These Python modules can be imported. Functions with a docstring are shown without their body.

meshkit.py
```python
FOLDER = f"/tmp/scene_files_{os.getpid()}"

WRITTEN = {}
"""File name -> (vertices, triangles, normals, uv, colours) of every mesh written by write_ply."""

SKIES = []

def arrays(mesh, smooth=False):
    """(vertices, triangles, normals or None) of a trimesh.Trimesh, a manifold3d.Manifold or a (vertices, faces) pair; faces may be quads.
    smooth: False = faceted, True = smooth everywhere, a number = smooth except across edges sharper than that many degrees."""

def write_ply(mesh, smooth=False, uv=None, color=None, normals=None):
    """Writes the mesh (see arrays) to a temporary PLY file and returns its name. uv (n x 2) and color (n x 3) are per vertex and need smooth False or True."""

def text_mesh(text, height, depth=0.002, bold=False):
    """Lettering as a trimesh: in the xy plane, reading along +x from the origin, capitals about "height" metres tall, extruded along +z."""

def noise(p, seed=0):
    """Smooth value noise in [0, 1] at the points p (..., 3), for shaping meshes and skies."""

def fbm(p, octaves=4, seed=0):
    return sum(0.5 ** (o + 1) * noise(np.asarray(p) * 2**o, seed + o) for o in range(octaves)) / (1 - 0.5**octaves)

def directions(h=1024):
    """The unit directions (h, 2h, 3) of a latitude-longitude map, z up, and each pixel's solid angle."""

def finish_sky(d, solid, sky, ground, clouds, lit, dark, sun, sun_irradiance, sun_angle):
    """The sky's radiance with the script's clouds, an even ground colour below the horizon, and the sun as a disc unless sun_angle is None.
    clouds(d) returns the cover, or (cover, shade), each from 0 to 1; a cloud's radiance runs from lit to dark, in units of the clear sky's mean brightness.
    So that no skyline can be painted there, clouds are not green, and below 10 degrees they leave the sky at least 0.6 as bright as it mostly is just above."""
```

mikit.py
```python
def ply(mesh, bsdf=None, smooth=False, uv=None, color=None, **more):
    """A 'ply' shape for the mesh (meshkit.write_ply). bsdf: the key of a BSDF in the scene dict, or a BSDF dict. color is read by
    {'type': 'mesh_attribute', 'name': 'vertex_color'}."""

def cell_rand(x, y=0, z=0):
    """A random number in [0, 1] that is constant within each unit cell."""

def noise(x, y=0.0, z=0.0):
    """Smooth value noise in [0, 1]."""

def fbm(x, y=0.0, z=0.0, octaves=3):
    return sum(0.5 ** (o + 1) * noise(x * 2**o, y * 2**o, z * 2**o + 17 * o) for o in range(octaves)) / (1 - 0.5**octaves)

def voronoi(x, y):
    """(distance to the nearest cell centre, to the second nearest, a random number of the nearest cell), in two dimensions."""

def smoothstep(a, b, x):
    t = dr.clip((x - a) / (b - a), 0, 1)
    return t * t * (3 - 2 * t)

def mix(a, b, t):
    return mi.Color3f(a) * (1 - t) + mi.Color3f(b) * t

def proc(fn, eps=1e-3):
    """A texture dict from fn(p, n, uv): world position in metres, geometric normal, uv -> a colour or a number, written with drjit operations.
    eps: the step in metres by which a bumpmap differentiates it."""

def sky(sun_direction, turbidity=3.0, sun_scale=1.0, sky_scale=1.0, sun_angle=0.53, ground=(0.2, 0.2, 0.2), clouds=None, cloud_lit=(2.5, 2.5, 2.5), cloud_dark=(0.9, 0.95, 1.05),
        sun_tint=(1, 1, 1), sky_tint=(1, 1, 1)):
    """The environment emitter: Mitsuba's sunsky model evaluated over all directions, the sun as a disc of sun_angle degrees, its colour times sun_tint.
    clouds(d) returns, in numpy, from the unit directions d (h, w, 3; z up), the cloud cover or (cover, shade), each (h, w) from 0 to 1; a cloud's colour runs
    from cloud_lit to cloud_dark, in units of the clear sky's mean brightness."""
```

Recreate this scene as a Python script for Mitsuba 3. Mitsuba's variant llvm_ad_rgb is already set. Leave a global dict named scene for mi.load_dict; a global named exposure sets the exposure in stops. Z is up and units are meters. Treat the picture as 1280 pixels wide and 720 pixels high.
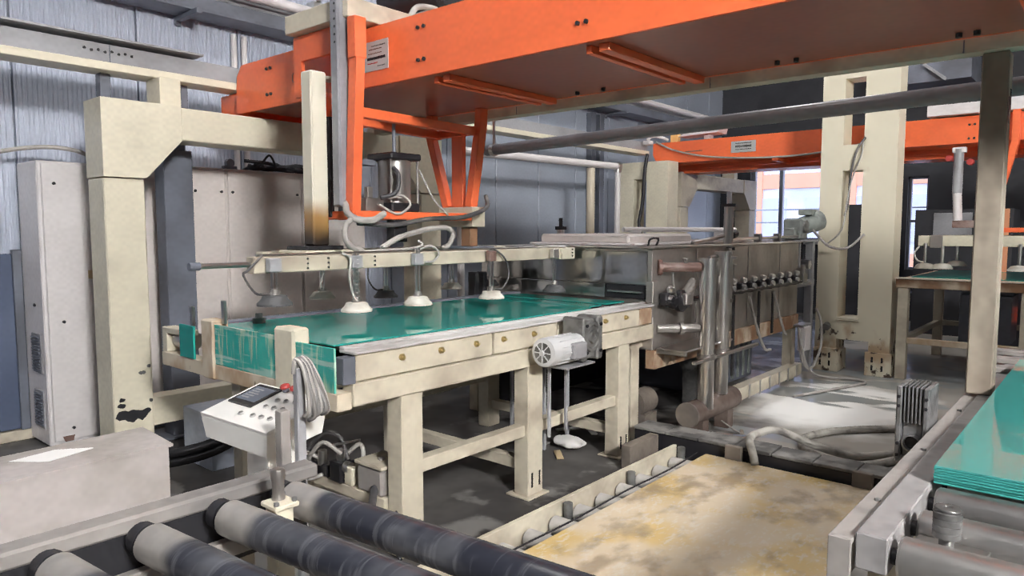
import math, random
import numpy as np
import trimesh
import mitsuba as mi
import drjit as dr
import mikit, meshkit
from mikit import noise, fbm, smoothstep, mix, proc, voronoi, cell_rand
from scipy.spatial import ConvexHull
from shapely.geometry import Polygon

random.seed(7)
rng = np.random.default_rng(7)
T = mi.ScalarTransform4f
scene, labels = {}, {}

# ------------------------------------------------------------------ camera, sky, lamps, exposure
CAM = (0.0, 0.0, 1.6)
AZ = math.radians(40.617409)      # the view direction lies this far from +x towards +y
PITCH = math.radians(4.694296)
VIEW = (math.cos(PITCH) * math.cos(AZ), math.cos(PITCH) * math.sin(AZ), -math.sin(PITCH))
scene['camera'] = {'type': 'perspective', 'fov': 71.501, 'fov_axis': 'x', 'near_clip': 0.05, 'far_clip': 200.0,
                   'to_world': T().look_at(origin=list(CAM), target=[CAM[i] + VIEW[i] for i in range(3)], up=[0, 0, 1])}
exposure = 1.72
scene['sky'] = mikit.sky((0.3, -0.5, 0.8), turbidity=5.0, sun_scale=0.0, sky_scale=12.0, sky_tint=(1.08, 0.95, 0.96))
LAMP_POWER = 12.0
ADDED_FLOOD_POWER = 110.0
ADDED_FLOODS = [(-0.6, -4.5, 4.3)]  # added lamp, unseen, placed to brighten the upright front faces
LAMPS = [(1.9, 3.2), (0.0, -0.9), (6.2, 3.2), (6.2, -0.9), (10.6, 3.2), (10.6, -0.9)]
LAMP_Z = 6.0

# ------------------------------------------------------------------ mesh helpers
_S = np.array([[sx, sy, sz] for sx in (-1, 1) for sy in (-1, 1) for sz in (-1, 1)], float)
_PS, _PM = [], []
for s_ in _S:
    for k_ in range(3):
        m_ = np.ones(3); m_[k_] = 0
        _PS.append(s_); _PM.append(m_)
_PS, _PM = np.array(_PS), np.array(_PM)
_pts = _PS * (1 - 0.2 * _PM)
_h = ConvexHull(_pts)
_BF = []
for tri, eq in zip(_h.simplices, _h.equations):
    a, b, c = _pts[tri]
    _BF.append(tri if np.dot(np.cross(b - a, c - a), eq[:3]) > 0 else tri[::-1])
_BF = np.array(_BF)


def unit(v):
    v = np.asarray(v, float)
    return v / (np.linalg.norm(v) + 1e-12)


def frame(d):
    d = unit(d)
    u = np.array([0, 0, 1.0]) if abs(d[2]) < 0.9 else np.array([1.0, 0, 0])
    s = unit(np.cross(u, d))
    return d, s, np.cross(d, s)


class MB:
    """Collects shapes into one mesh."""
    def __init__(self):
        self.v, self.f, self.n = [], [], 0

    def add(self, v, f):
        v, f = np.asarray(v, float), np.asarray(f, int)
        self.v.append(v); self.f.append(f + self.n); self.n += len(v)
        return self

    def box(self, x0, x1, y0, y1, z0, z1, b=0.004):
        lo, hi = np.array([min(x0, x1), min(y0, y1), min(z0, z1)]), np.array([max(x0, x1), max(y0, y1), max(z0, z1)])
        h = (hi - lo) / 2
        b = min(b, 0.45 * h.min())
        return self.add((lo + hi) / 2 + _PS * (h - b * _PM), _BF)

    def bar(self, p, q, w, h, b=0.003, up=None):
        """A box from p to q: w wide (horizontal) and h high."""
        p, q = np.asarray(p, float), np.asarray(q, float)
        d, s, u = frame(q - p)
        if up is not None:
            s = unit(np.cross(up, d)); u = np.cross(d, s)
        hh = np.array([np.linalg.norm(q - p) / 2, w / 2, h / 2])
        b = min(b, 0.45 * hh.min())
        loc = _PS * (hh - b * _PM)
        return self.add((p + q) / 2 + loc @ np.array([d, s, u]), _BF)

    def cyl(self, p, q, r, n=16, r2=None, c=0.0):
        """A capped cylinder or cone; c chamfers its rims."""
        p, q = np.asarray(p, float), np.asarray(q, float)
        r2 = r if r2 is None else r2
        L = np.linalg.norm(q - p)
        prof = [(0, 0), (r - c, 0), (r, c), (r2, L - c), (r2 - c, L), (0, L)] if c else [(0, 0), (r, 0), (r2, L), (0, L)]
        return self.lathe(p, q - p, prof, n)

    def lathe(self, o, axis, prof, n=20):
        """prof: (radius, height along the axis), from bottom to top."""
        d, s, u = frame(axis)
        o = np.asarray(o, float)
        a = np.arange(n) * 2 * math.pi / n
        ring = np.cos(a)[:, None] * s + np.sin(a)[:, None] * u
        V, F, rows = [], [], []
        for (r, h) in prof:
            if r < 1e-6:
                rows.append([len(V)]); V.append(o + d * h)
            else:
                rows.append(list(range(len(V), len(V) + n))); V.extend(list(o + d * h + ring * r))
        for A, B in zip(rows[:-1], rows[1:]):
            for i in range(n):
                j = (i + 1) % n
                if len(A) == 1 and len(B) == 1: continue
                if len(A) == 1: F.append([A[0], B[j], B[i]])
                elif len(B) == 1: F.append([A[i], A[j], B[0]])
                else: F += [[A[i], A[j], B[j]], [A[i], B[j], B[i]]]
        return self.add(V, F)

    def tube(self, pts, r, n=10, smooth=6):
        P = np.asarray(pts, float)
        if smooth and len(P) > 2:
            E = np.vstack([2 * P[0] - P[1], P, 2 * P[-1] - P[-2]])
            out = []
            for i in range(1, len(E) - 2):
                p0, p1, p2, p3 = E[i - 1:i + 3]
                for t in np.arange(smooth) / smooth:
                    out.append(0.5 * (2 * p1 + (p2 - p0) * t + (2 * p0 - 5 * p1 + 4 * p2 - p3) * t * t + (3 * p1 - p0 - 3 * p2 + p3) * t ** 3))
            out.append(P[-1]); P = np.array(out)
        tang = np.gradient(P, axis=0)
        d, s, u = frame(tang[0])
        V, F = [P[0]], []
        a = np.arange(n) * 2 * math.pi / n
        for p, t in zip(P, tang):
            t = unit(t)
            s = unit(s - t * np.dot(s, t)); u = np.cross(t, s)
            V.extend(list(p + r * (np.cos(a)[:, None] * s + np.sin(a)[:, None] * u)))
        V.append(P[-1])
        for i in range(n):
            j = (i + 1) % n
            F.append([0, 1 + j, 1 + i])
            for k in range(len(P) - 1):
                A, B = 1 + k * n, 1 + (k + 1) * n
                F += [[A + i, A + j, B + j], [A + i, B + j, B + i]]
            F.append([len(V) - 1, 1 + (len(P) - 1) * n + i, 1 + (len(P) - 1) * n + j])
        return self.add(V, F)

    def prism(self, poly, axis, a0, a1, holes=()):
        """Extrudes a polygon: axis 'x' takes (y, z) points, 'y' takes (x, z), 'z' takes (x, y)."""
        m = trimesh.creation.extrude_polygon(Polygon(poly, holes), abs(a1 - a0))
        v = np.array(m.vertices); f = np.array(m.faces); lo = min(a0, a1)
        if axis == 'z': w = np.c_[v[:, 0], v[:, 1], lo + v[:, 2]]
        elif axis == 'x': w = np.c_[lo + v[:, 2], v[:, 0], v[:, 1]]
        else:
            w = np.c_[v[:, 0], lo + v[:, 2], v[:, 1]]; f = f[:, ::-1]
        return self.add(w, f)

    def hexa(self, q0, q1):
        """A solid between two quads (four points each, the same order)."""
        V = np.vstack([q0, q1]).astype(float)
        h = ConvexHull(V)
        F = [t if np.dot(np.cross(V[t[1]] - V[t[0]], V[t[2]] - V[t[0]]), e[:3]) > 0 else t[::-1] for t, e in zip(h.simplices, h.equations)]
        return self.add(V, F)

    def text(self, s, height, o, right, up, depth=0.002):
        m = meshkit.text_mesh(s, height)
        v = np.array(m.vertices if hasattr(m, 'vertices') else m[0]); f = np.array(m.faces if hasattr(m, 'faces') else m[1])
        right, up = unit(right), unit(up)
        nrm = np.cross(right, up)
        return self.add(np.asarray(o, float) + v[:, :1] * right + v[:, 1:2] * up + (v[:, 2:3] if v.shape[1] > 2 else 0) * nrm, f)

    def mesh(self):
        return trimesh.Trimesh(np.vstack(self.v), np.vstack(self.f), process=False)


def numbered(key):
    if key not in scene and key not in labels: return key
    i = 1
    while f'{key}_{i:03d}' in scene or f'{key}_{i:03d}' in labels: i += 1
    return f'{key}_{i:03d}'


def put(key, mb, mat, smooth=False, **more):
    key = numbered(key)
    scene[key] = mikit.ply(mb.mesh(), mat, smooth=smooth, **more)
    return key


def again(key, src, to_world):
    key = numbered(key)
    scene[key] = {**scene[src], 'to_world': to_world}
    return key


def thing(name, label, cat=None, group=None, kind=None):
    key = numbered(name)
    labels[key] = {'label': label}
    if cat: labels[key]['category'] = cat
    if group: labels[key]['group'] = group
    if kind: labels[key]['kind'] = kind
    return key


def tag(key, label, cat=None, group=None, kind=None):
    labels[key] = {'label': label}
    if cat: labels[key]['category'] = cat
    if group: labels[key]['group'] = group
    if kind: labels[key]['kind'] = kind
    return key


def single(name, mb, mat, label, cat=None, group=None, kind=None, smooth=False):
    k = put(name, mb, mat, smooth)
    return tag(k, label, cat, group, kind)


def B(*a, **k): return MB().box(*a, **k)
def C(*a, **k): return MB().cyl(*a, **k)


# ------------------------------------------------------------------ materials
def mat(key, rgb, rough=0.5, metallic=0.0, spec=0.5, **more):
    col = proc(rgb) if callable(rgb) else {'type': 'rgb', 'value': list(rgb)}
    r = proc(rough) if callable(rough) else rough
    scene[key] = {'type': 'twosided', 'b': {'type': 'principled', 'base_color': col, 'roughness': r, 'metallic': metallic, 'specular': spec, **more}}
    return key


def worn(a, b, s=3.0, lo=0.35, hi=0.75, streak=1.0):
    """Paint a, dirtied towards b in blotches of about 1/s metres; streak below 1 draws them out upright."""
    def fn(p, n, uv):
        w = fbm(p.x * s, p.y * s, p.z * s * streak, octaves=4)
        g = noise(p.x * 45, p.y * 45, p.z * 45)
        return mix(a, b, smoothstep(lo, hi, w)) * (0.95 + 0.1 * g)
    return fn


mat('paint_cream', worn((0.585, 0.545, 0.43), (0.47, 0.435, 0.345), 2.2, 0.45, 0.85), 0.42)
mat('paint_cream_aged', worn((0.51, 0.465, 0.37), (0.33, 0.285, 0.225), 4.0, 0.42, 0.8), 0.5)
mat('paint_orange', worn((0.80, 0.155, 0.052), (0.70, 0.135, 0.052), 1.5, 0.3, 0.9), 0.33)
mat('orange_underside_shade', worn((0.33, 0.105, 0.07), (0.27, 0.10, 0.075), 1.2, 0.3, 0.8), 0.3)  # the beam's orange with the underside shade put into the colour
mat('paint_white', worn((0.60, 0.575, 0.575), (0.5, 0.475, 0.475), 1.6, 0.4, 0.9), 0.38)
mat('paint_beige', worn((0.60, 0.555, 0.53), (0.5, 0.46, 0.44), 1.8, 0.4, 0.9), 0.42)
mat('console_white', (0.74, 0.74, 0.71), 0.35)
mat('paint_grey', worn((0.30, 0.305, 0.32), (0.22, 0.22, 0.23), 2.5), 0.42)
mat('pipe_grey', worn((0.23, 0.23, 0.25), (0.17, 0.17, 0.185), 3.0), 0.3)
mat('dark_steel', worn((0.135, 0.15, 0.185), (0.09, 0.097, 0.115), 2.5), 0.4)
mat('panel_blue', worn((0.44, 0.475, 0.56), (0.36, 0.39, 0.47), 0.9, 0.3, 0.9, 0.25), 0.3, metallic=0.1)
mat('dark_blue', worn((0.07, 0.09, 0.145), (0.10, 0.125, 0.19), 1.2), 0.3)
mat('panel_flat', worn((0.29, 0.325, 0.385), (0.24, 0.265, 0.315), 0.8, 0.3, 0.9, 0.4), 0.42)
mat('black', (0.015, 0.015, 0.018), 0.45)
mat('black_gloss', (0.012, 0.012, 0.014), 0.2)
mat('rubber_hose', worn((0.05, 0.05, 0.055), (0.14, 0.13, 0.12), 6.0), 0.5)
mat('hose_grey', worn((0.38, 0.365, 0.34), (0.25, 0.235, 0.22), 7.0), 0.5)
mat('hose_dirty', worn((0.36, 0.345, 0.31), (0.13, 0.12, 0.11), 9.0), 0.65)
mat('steel', (0.56, 0.55, 0.53), 0.28, metallic=1.0)
mat('steel_bright', (0.82, 0.80, 0.78), 0.22, metallic=1.0)
mat('steel_worn', worn((0.50, 0.475, 0.45), (0.22, 0.2, 0.185), 3.2, 0.4, 0.8, 0.35), 0.36, metallic=0.85)
mat('steel_mirror', worn((0.40, 0.40, 0.38), (0.34, 0.335, 0.32), 2.0), 0.09, metallic=0.95)
mat('cast_metal', worn((0.20, 0.20, 0.195), (0.1, 0.1, 0.098), 14.0), 0.45, metallic=0.5)
mat('cast_alloy', worn((0.25, 0.25, 0.255), (0.15, 0.15, 0.15), 14.0), 0.4, metallic=0.6)
mat('motor_silver', (0.56, 0.565, 0.57), 0.38, metallic=0.25)
mat('motor_green', worn((0.22, 0.245, 0.23), (0.14, 0.15, 0.145), 9.0), 0.42)
mat('steel_edge', worn((0.66, 0.65, 0.64), (0.42, 0.4, 0.39), 3.0, 0.4, 0.8), 0.4, metallic=0.35)
mat('chrome', (0.82, 0.82, 0.82), 0.12, metallic=1.0)
mat('brass', (0.42, 0.33, 0.16), 0.4, metallic=0.8)
mat('cup_white', worn((0.62, 0.6, 0.54), (0.4, 0.36, 0.3), 9.0), 0.5)
mat('cup_grey', (0.075, 0.077, 0.08), 0.5)
mat('rust_pipe', worn((0.15, 0.085, 0.07), (0.26, 0.2, 0.18), 9.0, 0.4, 0.8), 0.45)
mat('rust_dark', worn((0.075, 0.052, 0.043), (0.13, 0.1, 0.085), 7.0), 0.5)
mat('red_button', (0.36, 0.045, 0.04), 0.35)
mat('cable_grey', (0.17, 0.165, 0.16), 0.5)
mat('paper', (0.8, 0.79, 0.77), 0.7)
mat('cardboard', (0.47, 0.36, 0.22), 0.8)
mat('yellow', (0.80, 0.52, 0.2), 0.5)
mat('plate_silver', (0.46, 0.46, 0.45), 0.42, metallic=0.3)
mat('ceiling_paint', (0.10, 0.105, 0.12), 0.8)
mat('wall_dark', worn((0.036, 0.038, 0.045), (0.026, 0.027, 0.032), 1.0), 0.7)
mat('wall_pale', (0.16, 0.16, 0.17), 0.8)


def rusty(base, low, top, seed, black=0.0):
    """Cream paint that has rusted through near the floor: heavier below z = low, none above z = top."""
    def fn(p, n, uv):
        w = fbm(p.x * 7 + seed, p.y * 7, p.z * 4, octaves=4)
        h = 1 - smoothstep(low, top, p.z)
        c = mix(base, (0.36, 0.25, 0.15), 0.9 * smoothstep(0.60, 0.85, w * 0.8 + h * 0.28))
        return mix(c, (0.07, 0.05, 0.035), smoothstep(0.76 + black, 0.84 + black, fbm(p.x * 17 + seed, p.y * 17, p.z * 11, octaves=4) * 0.75 + h * 0.33))
    return fn


mat('cream_rust_base', rusty((0.60, 0.56, 0.44), 0.25, 0.95, 3.0), 0.5)
mat('cream_rust', rusty((0.52, 0.46, 0.36), 1.0, 2.4, 9.0, 0.12), 0.5)


def mast_fn(p, n, uv):
    w = p.z + 0.03 * noise(p.x * 20, p.y * 20, p.z * 6)
    c = mix((0.30, 0.17, 0.06), (0.60, 0.56, 0.46), smoothstep(1.68, 1.82, w))
    return mix((0.02, 0.015, 0.012), c, smoothstep(1.53, 1.70, w))


mat('mast_scorched', mast_fn, 0.35)


def roller_rough(p, n, uv):
    return 0.14 + 0.2 * smoothstep(0.45, 0.7, fbm(p.y * 9 + p.x * 3, p.z * 14, 4, octaves=3))


def roller_fn(p, n, uv):
    """Dark rubber with a dusty bare end; grey scuffs in bands along the roller."""
    e = smoothstep(1.80, 1.86, p.y + 0.03 * noise(p.x * 9, p.y * 9, p.z * 30))
    band = smoothstep(0.45, 0.8, fbm(p.y * 7 + p.x * 3.1, p.z * 9, p.x * 5, octaves=4))
    c = mix((0.022, 0.024, 0.033), (0.075, 0.078, 0.088), band)
    c = mix(c, (0.15, 0.153, 0.165), smoothstep(0.58, 0.85, fbm(p.y * 60 + p.x * 11, p.z * 12, 2, octaves=4)) * 0.4)
    return mix(c, mix((0.29, 0.275, 0.255), (0.18, 0.172, 0.165), fbm(p.y * 20, p.z * 20, p.x * 9)), e)


mat('roller_rubber', roller_fn, roller_rough, spec=0.7)
mat('roller_steel', worn((0.50, 0.49, 0.47), (0.3, 0.295, 0.29), 5.0), 0.28, metallic=0.85)
mat('post_tan', worn((0.34, 0.295, 0.24), (0.2, 0.165, 0.13), 5.0, 0.35, 0.7, 0.4), 0.5)
mat('roller_pale', worn((0.40, 0.385, 0.36), (0.27, 0.26, 0.25), 6.0), 0.45)
mat('frame_dusty', worn((0.255, 0.238, 0.224), (0.16, 0.152, 0.147), 5.0, 0.4, 0.75), 0.5)
mat('frame_dusty_box', worn((0.24, 0.232, 0.232), (0.15, 0.146, 0.146), 6.0, 0.4, 0.7), 0.45)
mat('trunking', worn((0.46, 0.42, 0.405), (0.35, 0.32, 0.29), 3.5, 0.4, 0.8), 0.5)
mat('rusty_plate', worn((0.50, 0.43, 0.33), (0.22, 0.12, 0.065), 5.5, 0.28, 0.6, 0.6), 0.55)


def floor_fn(p, n, uv):
    w = fbm(p.x * 1.3, p.y * 1.3, 0, octaves=5)
    f = fbm(p.x * 6, p.y * 6, 3, octaves=4)
    c = mix((0.045, 0.043, 0.043), (0.09, 0.086, 0.082), smoothstep(0.3, 0.7, w)) * (0.75 + 0.5 * f)
    c = mix(c, (0.22, 0.215, 0.205), 0.8 * smoothstep(0.60, 0.72, fbm(p.x * 2.7 + 11, p.y * 2.7, 6, octaves=5)))
    # the trodden bay behind the mat: paler; powder patch also paints the window reflection
    bay = smoothstep(4.4, 4.9, p.x) * (1 - smoothstep(2.75, 3.1, p.y + 0.4 * (f - 0.5)))
    c = mix(c, (0.27, 0.255, 0.23), bay * smoothstep(0.2, 0.55, w + 0.2 * f))
    dx, dy = (p.x - 6.75) / 1.25, (p.y - 1.95) / 0.9
    r = dr.sqrt(dx * dx + dy * dy) + 0.9 * (fbm(p.x * 2.2, p.y * 2.2, 9, octaves=4) - 0.5)
    c = mix((0.70, 0.70, 0.685), c, smoothstep(0.55, 1.05, r))
    s = fbm(p.x * 2.6 + 40, p.y * 1.1 + p.x * 0.5, 2, octaves=4)
    return mix(c, (0.22, 0.235, 0.235), bay * smoothstep(0.58, 0.66, s))


def floor_rough(p, n, uv):
    s = fbm(p.x * 2.6 + 40, p.y * 1.1 + p.x * 0.5, 2, octaves=4)
    return 0.55 - 0.38 * smoothstep(0.5, 0.64, s) * smoothstep(4.4, 4.9, p.x)


mat('floor_concrete', floor_fn, floor_rough)


def mat_fn(p, n, uv):
    a = fbm(p.x * 3, p.y * 3, 0, octaves=5)
    b = fbm(p.x * 11, p.y * 22, 5, octaves=4)
    c = mix((0.56, 0.465, 0.34), (0.54, 0.39, 0.16), smoothstep(0.4, 0.72, a))
    c = mix(c, (0.58, 0.53, 0.46), 0.6 * smoothstep(0.5, 0.72, fbm(p.x * 40 + 8 * a, p.y * 75, 5, octaves=3) * 0.6 + 0.4 * b))
    return mix(c, (0.24, 0.175, 0.11), 0.7 * smoothstep(0.5, 0.8, fbm(p.x * 5 + 20, p.y * 7, 1, octaves=5)))


mat('mat_board', mat_fn, 0.35)
scene['mat_relief'] = {'type': 'bumpmap', 'arbitrary': proc(lambda p, n, uv: fbm(p.x * 16, p.y * 34, 5, octaves=3), 2e-3), 'scale': 0.006,
                       'nested_bsdf': {'type': 'ref', 'id': 'mat_board'}}
scene['glass_green'] = {'type': 'plastic', 'diffuse_reflectance': {'type': 'rgb', 'value': [0.02, 0.30, 0.255]}, 'int_ior': 1.52, 'nonlinear': False}
scene['glass_stack'] = {'type': 'plastic', 'diffuse_reflectance': {'type': 'rgb', 'value': [0.045, 0.275, 0.25]}, 'int_ior': 1.52}
scene['glass_edge'] = {'type': 'plastic', 'diffuse_reflectance': {'type': 'rgb', 'value': [0.02, 0.30, 0.27]}, 'int_ior': 1.52}


def dripped(p, n, uv):
    a = fbm(p.y * 22, p.x * 22, p.z * 2.5, octaves=4)
    b = fbm(p.y * 3.5, p.x * 3, p.z * 26, octaves=4)
    c = mix((0.02, 0.29, 0.25), (0.05, 0.42, 0.33), fbm(p.y * 6, p.z * 6, 1, octaves=3))
    c = mix(c, (0.62, 0.66, 0.45), 0.6 * smoothstep(0.52, 0.66, a))
    return mix(c, (0.55, 0.64, 0.58), 0.5 * smoothstep(0.54, 0.68, b))


mat('glass_dripped', dripped, 0.18)
scene['window_glass'] = {'type': 'thindielectric', 'int_ior': 1.5}
scene['lamp_emitter_face'] = {'type': 'diffuse', 'reflectance': {'type': 'rgb', 'value': [0.8, 0.8, 0.8]}}
mat('facade_white', worn((0.62, 0.60, 0.62), (0.5, 0.48, 0.5), 0.6), 0.8)
mat('facade_orange', (0.66, 0.30, 0.16), 0.8)
mat('facade_pane', (0.46, 0.43, 0.47), 0.5)
mat('ground_outside', (0.42, 0.41, 0.40), 0.9)
mat('block_brown', worn((0.17, 0.145, 0.12), (0.10, 0.085, 0.075), 6.0), 0.8)
mat('curb_top', worn((0.2, 0.195, 0.185), (0.07, 0.068, 0.066), 7.0, 0.35, 0.65), 0.7)

WY = 6.35          # inner face of the left wall
WX = 14.0          # inner face of the far wall

# ------------------------------------------------------------------ the setting
floor = put('floor', B(-4.5, 14.6, -6.0, 6.8, -0.15, 0.0, b=0.001), 'floor_concrete')
tag(floor, 'dirty dark concrete factory floor with white powder and a painted window reflection in the bay on the right', kind='structure')
k = put('ceiling', B(-4.5, 14.6, -6.0, 6.8, 6.6, 6.75), 'ceiling_paint')
tag(k, 'dark roof underside high above the machines', kind='structure')

wl = thing('wall_left', 'blue-grey sheet metal wall behind the cabinets', kind='structure')
put('wall_left__backing', B(-4.5, 14.6, WY + 0.05, WY + 0.2, 0, 6.6), 'panel_flat')


def ribbed(x0, x1, z0, z1, n, amp):
    """A sheet with n upright ribs."""
    prof = []
    for i in range(n):
        a = x0 + (x1 - x0) * i / n; w = (x1 - x0) / n
        prof += [(a, WY), (a + 0.45 * w, WY), (a + 0.6 * w, WY - amp), (a + 0.85 * w, WY - amp)]
    prof.append((x1, WY))
    prof = np.array(prof)
    m = len(prof)
    V = np.vstack([np.c_[prof, np.full(m, z0)], np.c_[prof, np.full(m, z1)], [[x0, WY + 0.04, z0], [x1, WY + 0.04, z0], [x0, WY + 0.04, z1], [x1, WY + 0.04, z1]]])
    F = []
    for i in range(m - 1): F += [[i, i + 1, m + i + 1], [i, m + i + 1, m + i]]
    q = 2 * m
    F += [[0, m, q + 2], [0, q + 2, q], [m - 1, q + 1, q + 3], [m - 1, q + 3, 2 * m - 1], [q, q + 2, q + 3], [q, q + 3, q + 1]]
    return MB().add(V, F)


for i in range(-6, 15):
    x0 = 1.68 + 0.9 * i
    if i <= 3:
        put('wall_left__panel', ribbed(x0 + 0.008, x0 + 0.892, 0.08, 6.5, 26, 0.0055), 'panel_blue')
    else:
        put('wall_left__panel', B(x0 + 0.006, x0 + 0.894, WY, WY + 0.04, 0.08, 6.5, b=0.006), 'panel_flat')
k = put('baseboard_left', B(-4.5, 14.0, WY - 0.06, WY, 0, 0.08), 'paint_cream_aged')
tag(k, 'pale sill along the foot of the sheet metal wall', kind='structure')
for x in (3.42, 3.52):
    put('wall_left__conduit', C((x, WY - 0.045, 0.1), (x, WY - 0.045, 3.385), 0.028, 10), 'paint_white', 40)
for x in (9.22, 9.45):
    put('wall_left__post', B(x - 0.06, x + 0.06, WY - 0.10, WY, 0.1, 3.385), 'dark_steel')

d = thing('blue_panel_1', 'dark blue sheet panel low on the metal wall, left of the white cabinet', kind='structure')
put('blue_panel_1__dark_sheet', B(0.1, 1.60, WY - 0.05, WY - 0.015, 0.09, 1.42, b=0.004), 'dark_blue')  # dark blue area low on the wall, edged by two strips
put('blue_panel_1__frame', B(1.60, 1.66, WY - 0.07, WY - 0.014, 0.081, 1.45, b=0.004), 'dark_steel')
put('blue_panel_1__frame', B(0.04, 0.10, WY - 0.07, WY - 0.014, 0.081, 1.45, b=0.004), 'dark_steel')

# far wall with two window openings
wf = thing('wall_far', 'dark far wall with bright windows', kind='structure')
W1 = (3.30, 5.72, 1.38, 3.0)     # y0, y1, z0, z1
W2 = (2.58, 2.90, 0.9, 2.52)
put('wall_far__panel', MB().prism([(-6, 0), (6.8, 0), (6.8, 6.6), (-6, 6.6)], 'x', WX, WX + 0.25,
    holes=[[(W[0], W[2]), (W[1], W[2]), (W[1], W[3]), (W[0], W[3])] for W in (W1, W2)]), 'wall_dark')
w = thing('window_1', 'wide bright window in the far wall behind the washing machine', kind='structure')
f = MB()
for y in (W1[0] + 0.03, 4.30, 5.14, W1[1] - 0.03): f.box(WX + 0.08, WX + 0.18, y - 0.035, y + 0.035, W1[2], W1[3])
for z in (W1[2] + 0.03, W1[3] - 0.03): f.box(WX + 0.08, WX + 0.18, W1[0], W1[1], z - 0.03, z + 0.03)
put('window_1__frame', f, 'dark_steel')
put('window_1__sill', B(WX - 0.08, WX + 0.1, W1[0] - 0.05, W1[1] + 0.05, W1[2] - 0.06, W1[2]), 'paint_grey')
for a, b in ((W1[0] + 0.065, 4.265), (4.335, 5.105), (5.175, W1[1] - 0.065)):
    put('window_1__pane', MB().add([[WX + 0.13, a, W1[2] + 0.06], [WX + 0.13, b, W1[2] + 0.06], [WX + 0.13, b, W1[3] - 0.06], [WX + 0.13, a, W1[3] - 0.06]], [[0, 1, 2], [0, 2, 3]]), 'window_glass')
w = thing('window_2', 'narrow bright window in the far wall behind the second glass table', kind='structure')
f = MB()
for y in (W2[0] + 0.02, W2[1] - 0.02): f.box(WX + 0.08, WX + 0.18, y - 0.02, y + 0.02, W2[2], W2[3])
for z in (W2[2] + 0.02, 1.75, W2[3] - 0.02): f.box(WX + 0.08, WX + 0.18, W2[0], W2[1], z - 0.02, z + 0.02)
put('window_2__frame', f, 'dark_steel')
put('window_2__pane', MB().add([[WX + 0.13, W2[0], W2[2]], [WX + 0.13, W2[1], W2[2]], [WX + 0.13, W2[1], W2[3]], [WX + 0.13, W2[0], W2[3]]], [[0, 1, 2], [0, 2, 3]]), 'window_glass')

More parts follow.
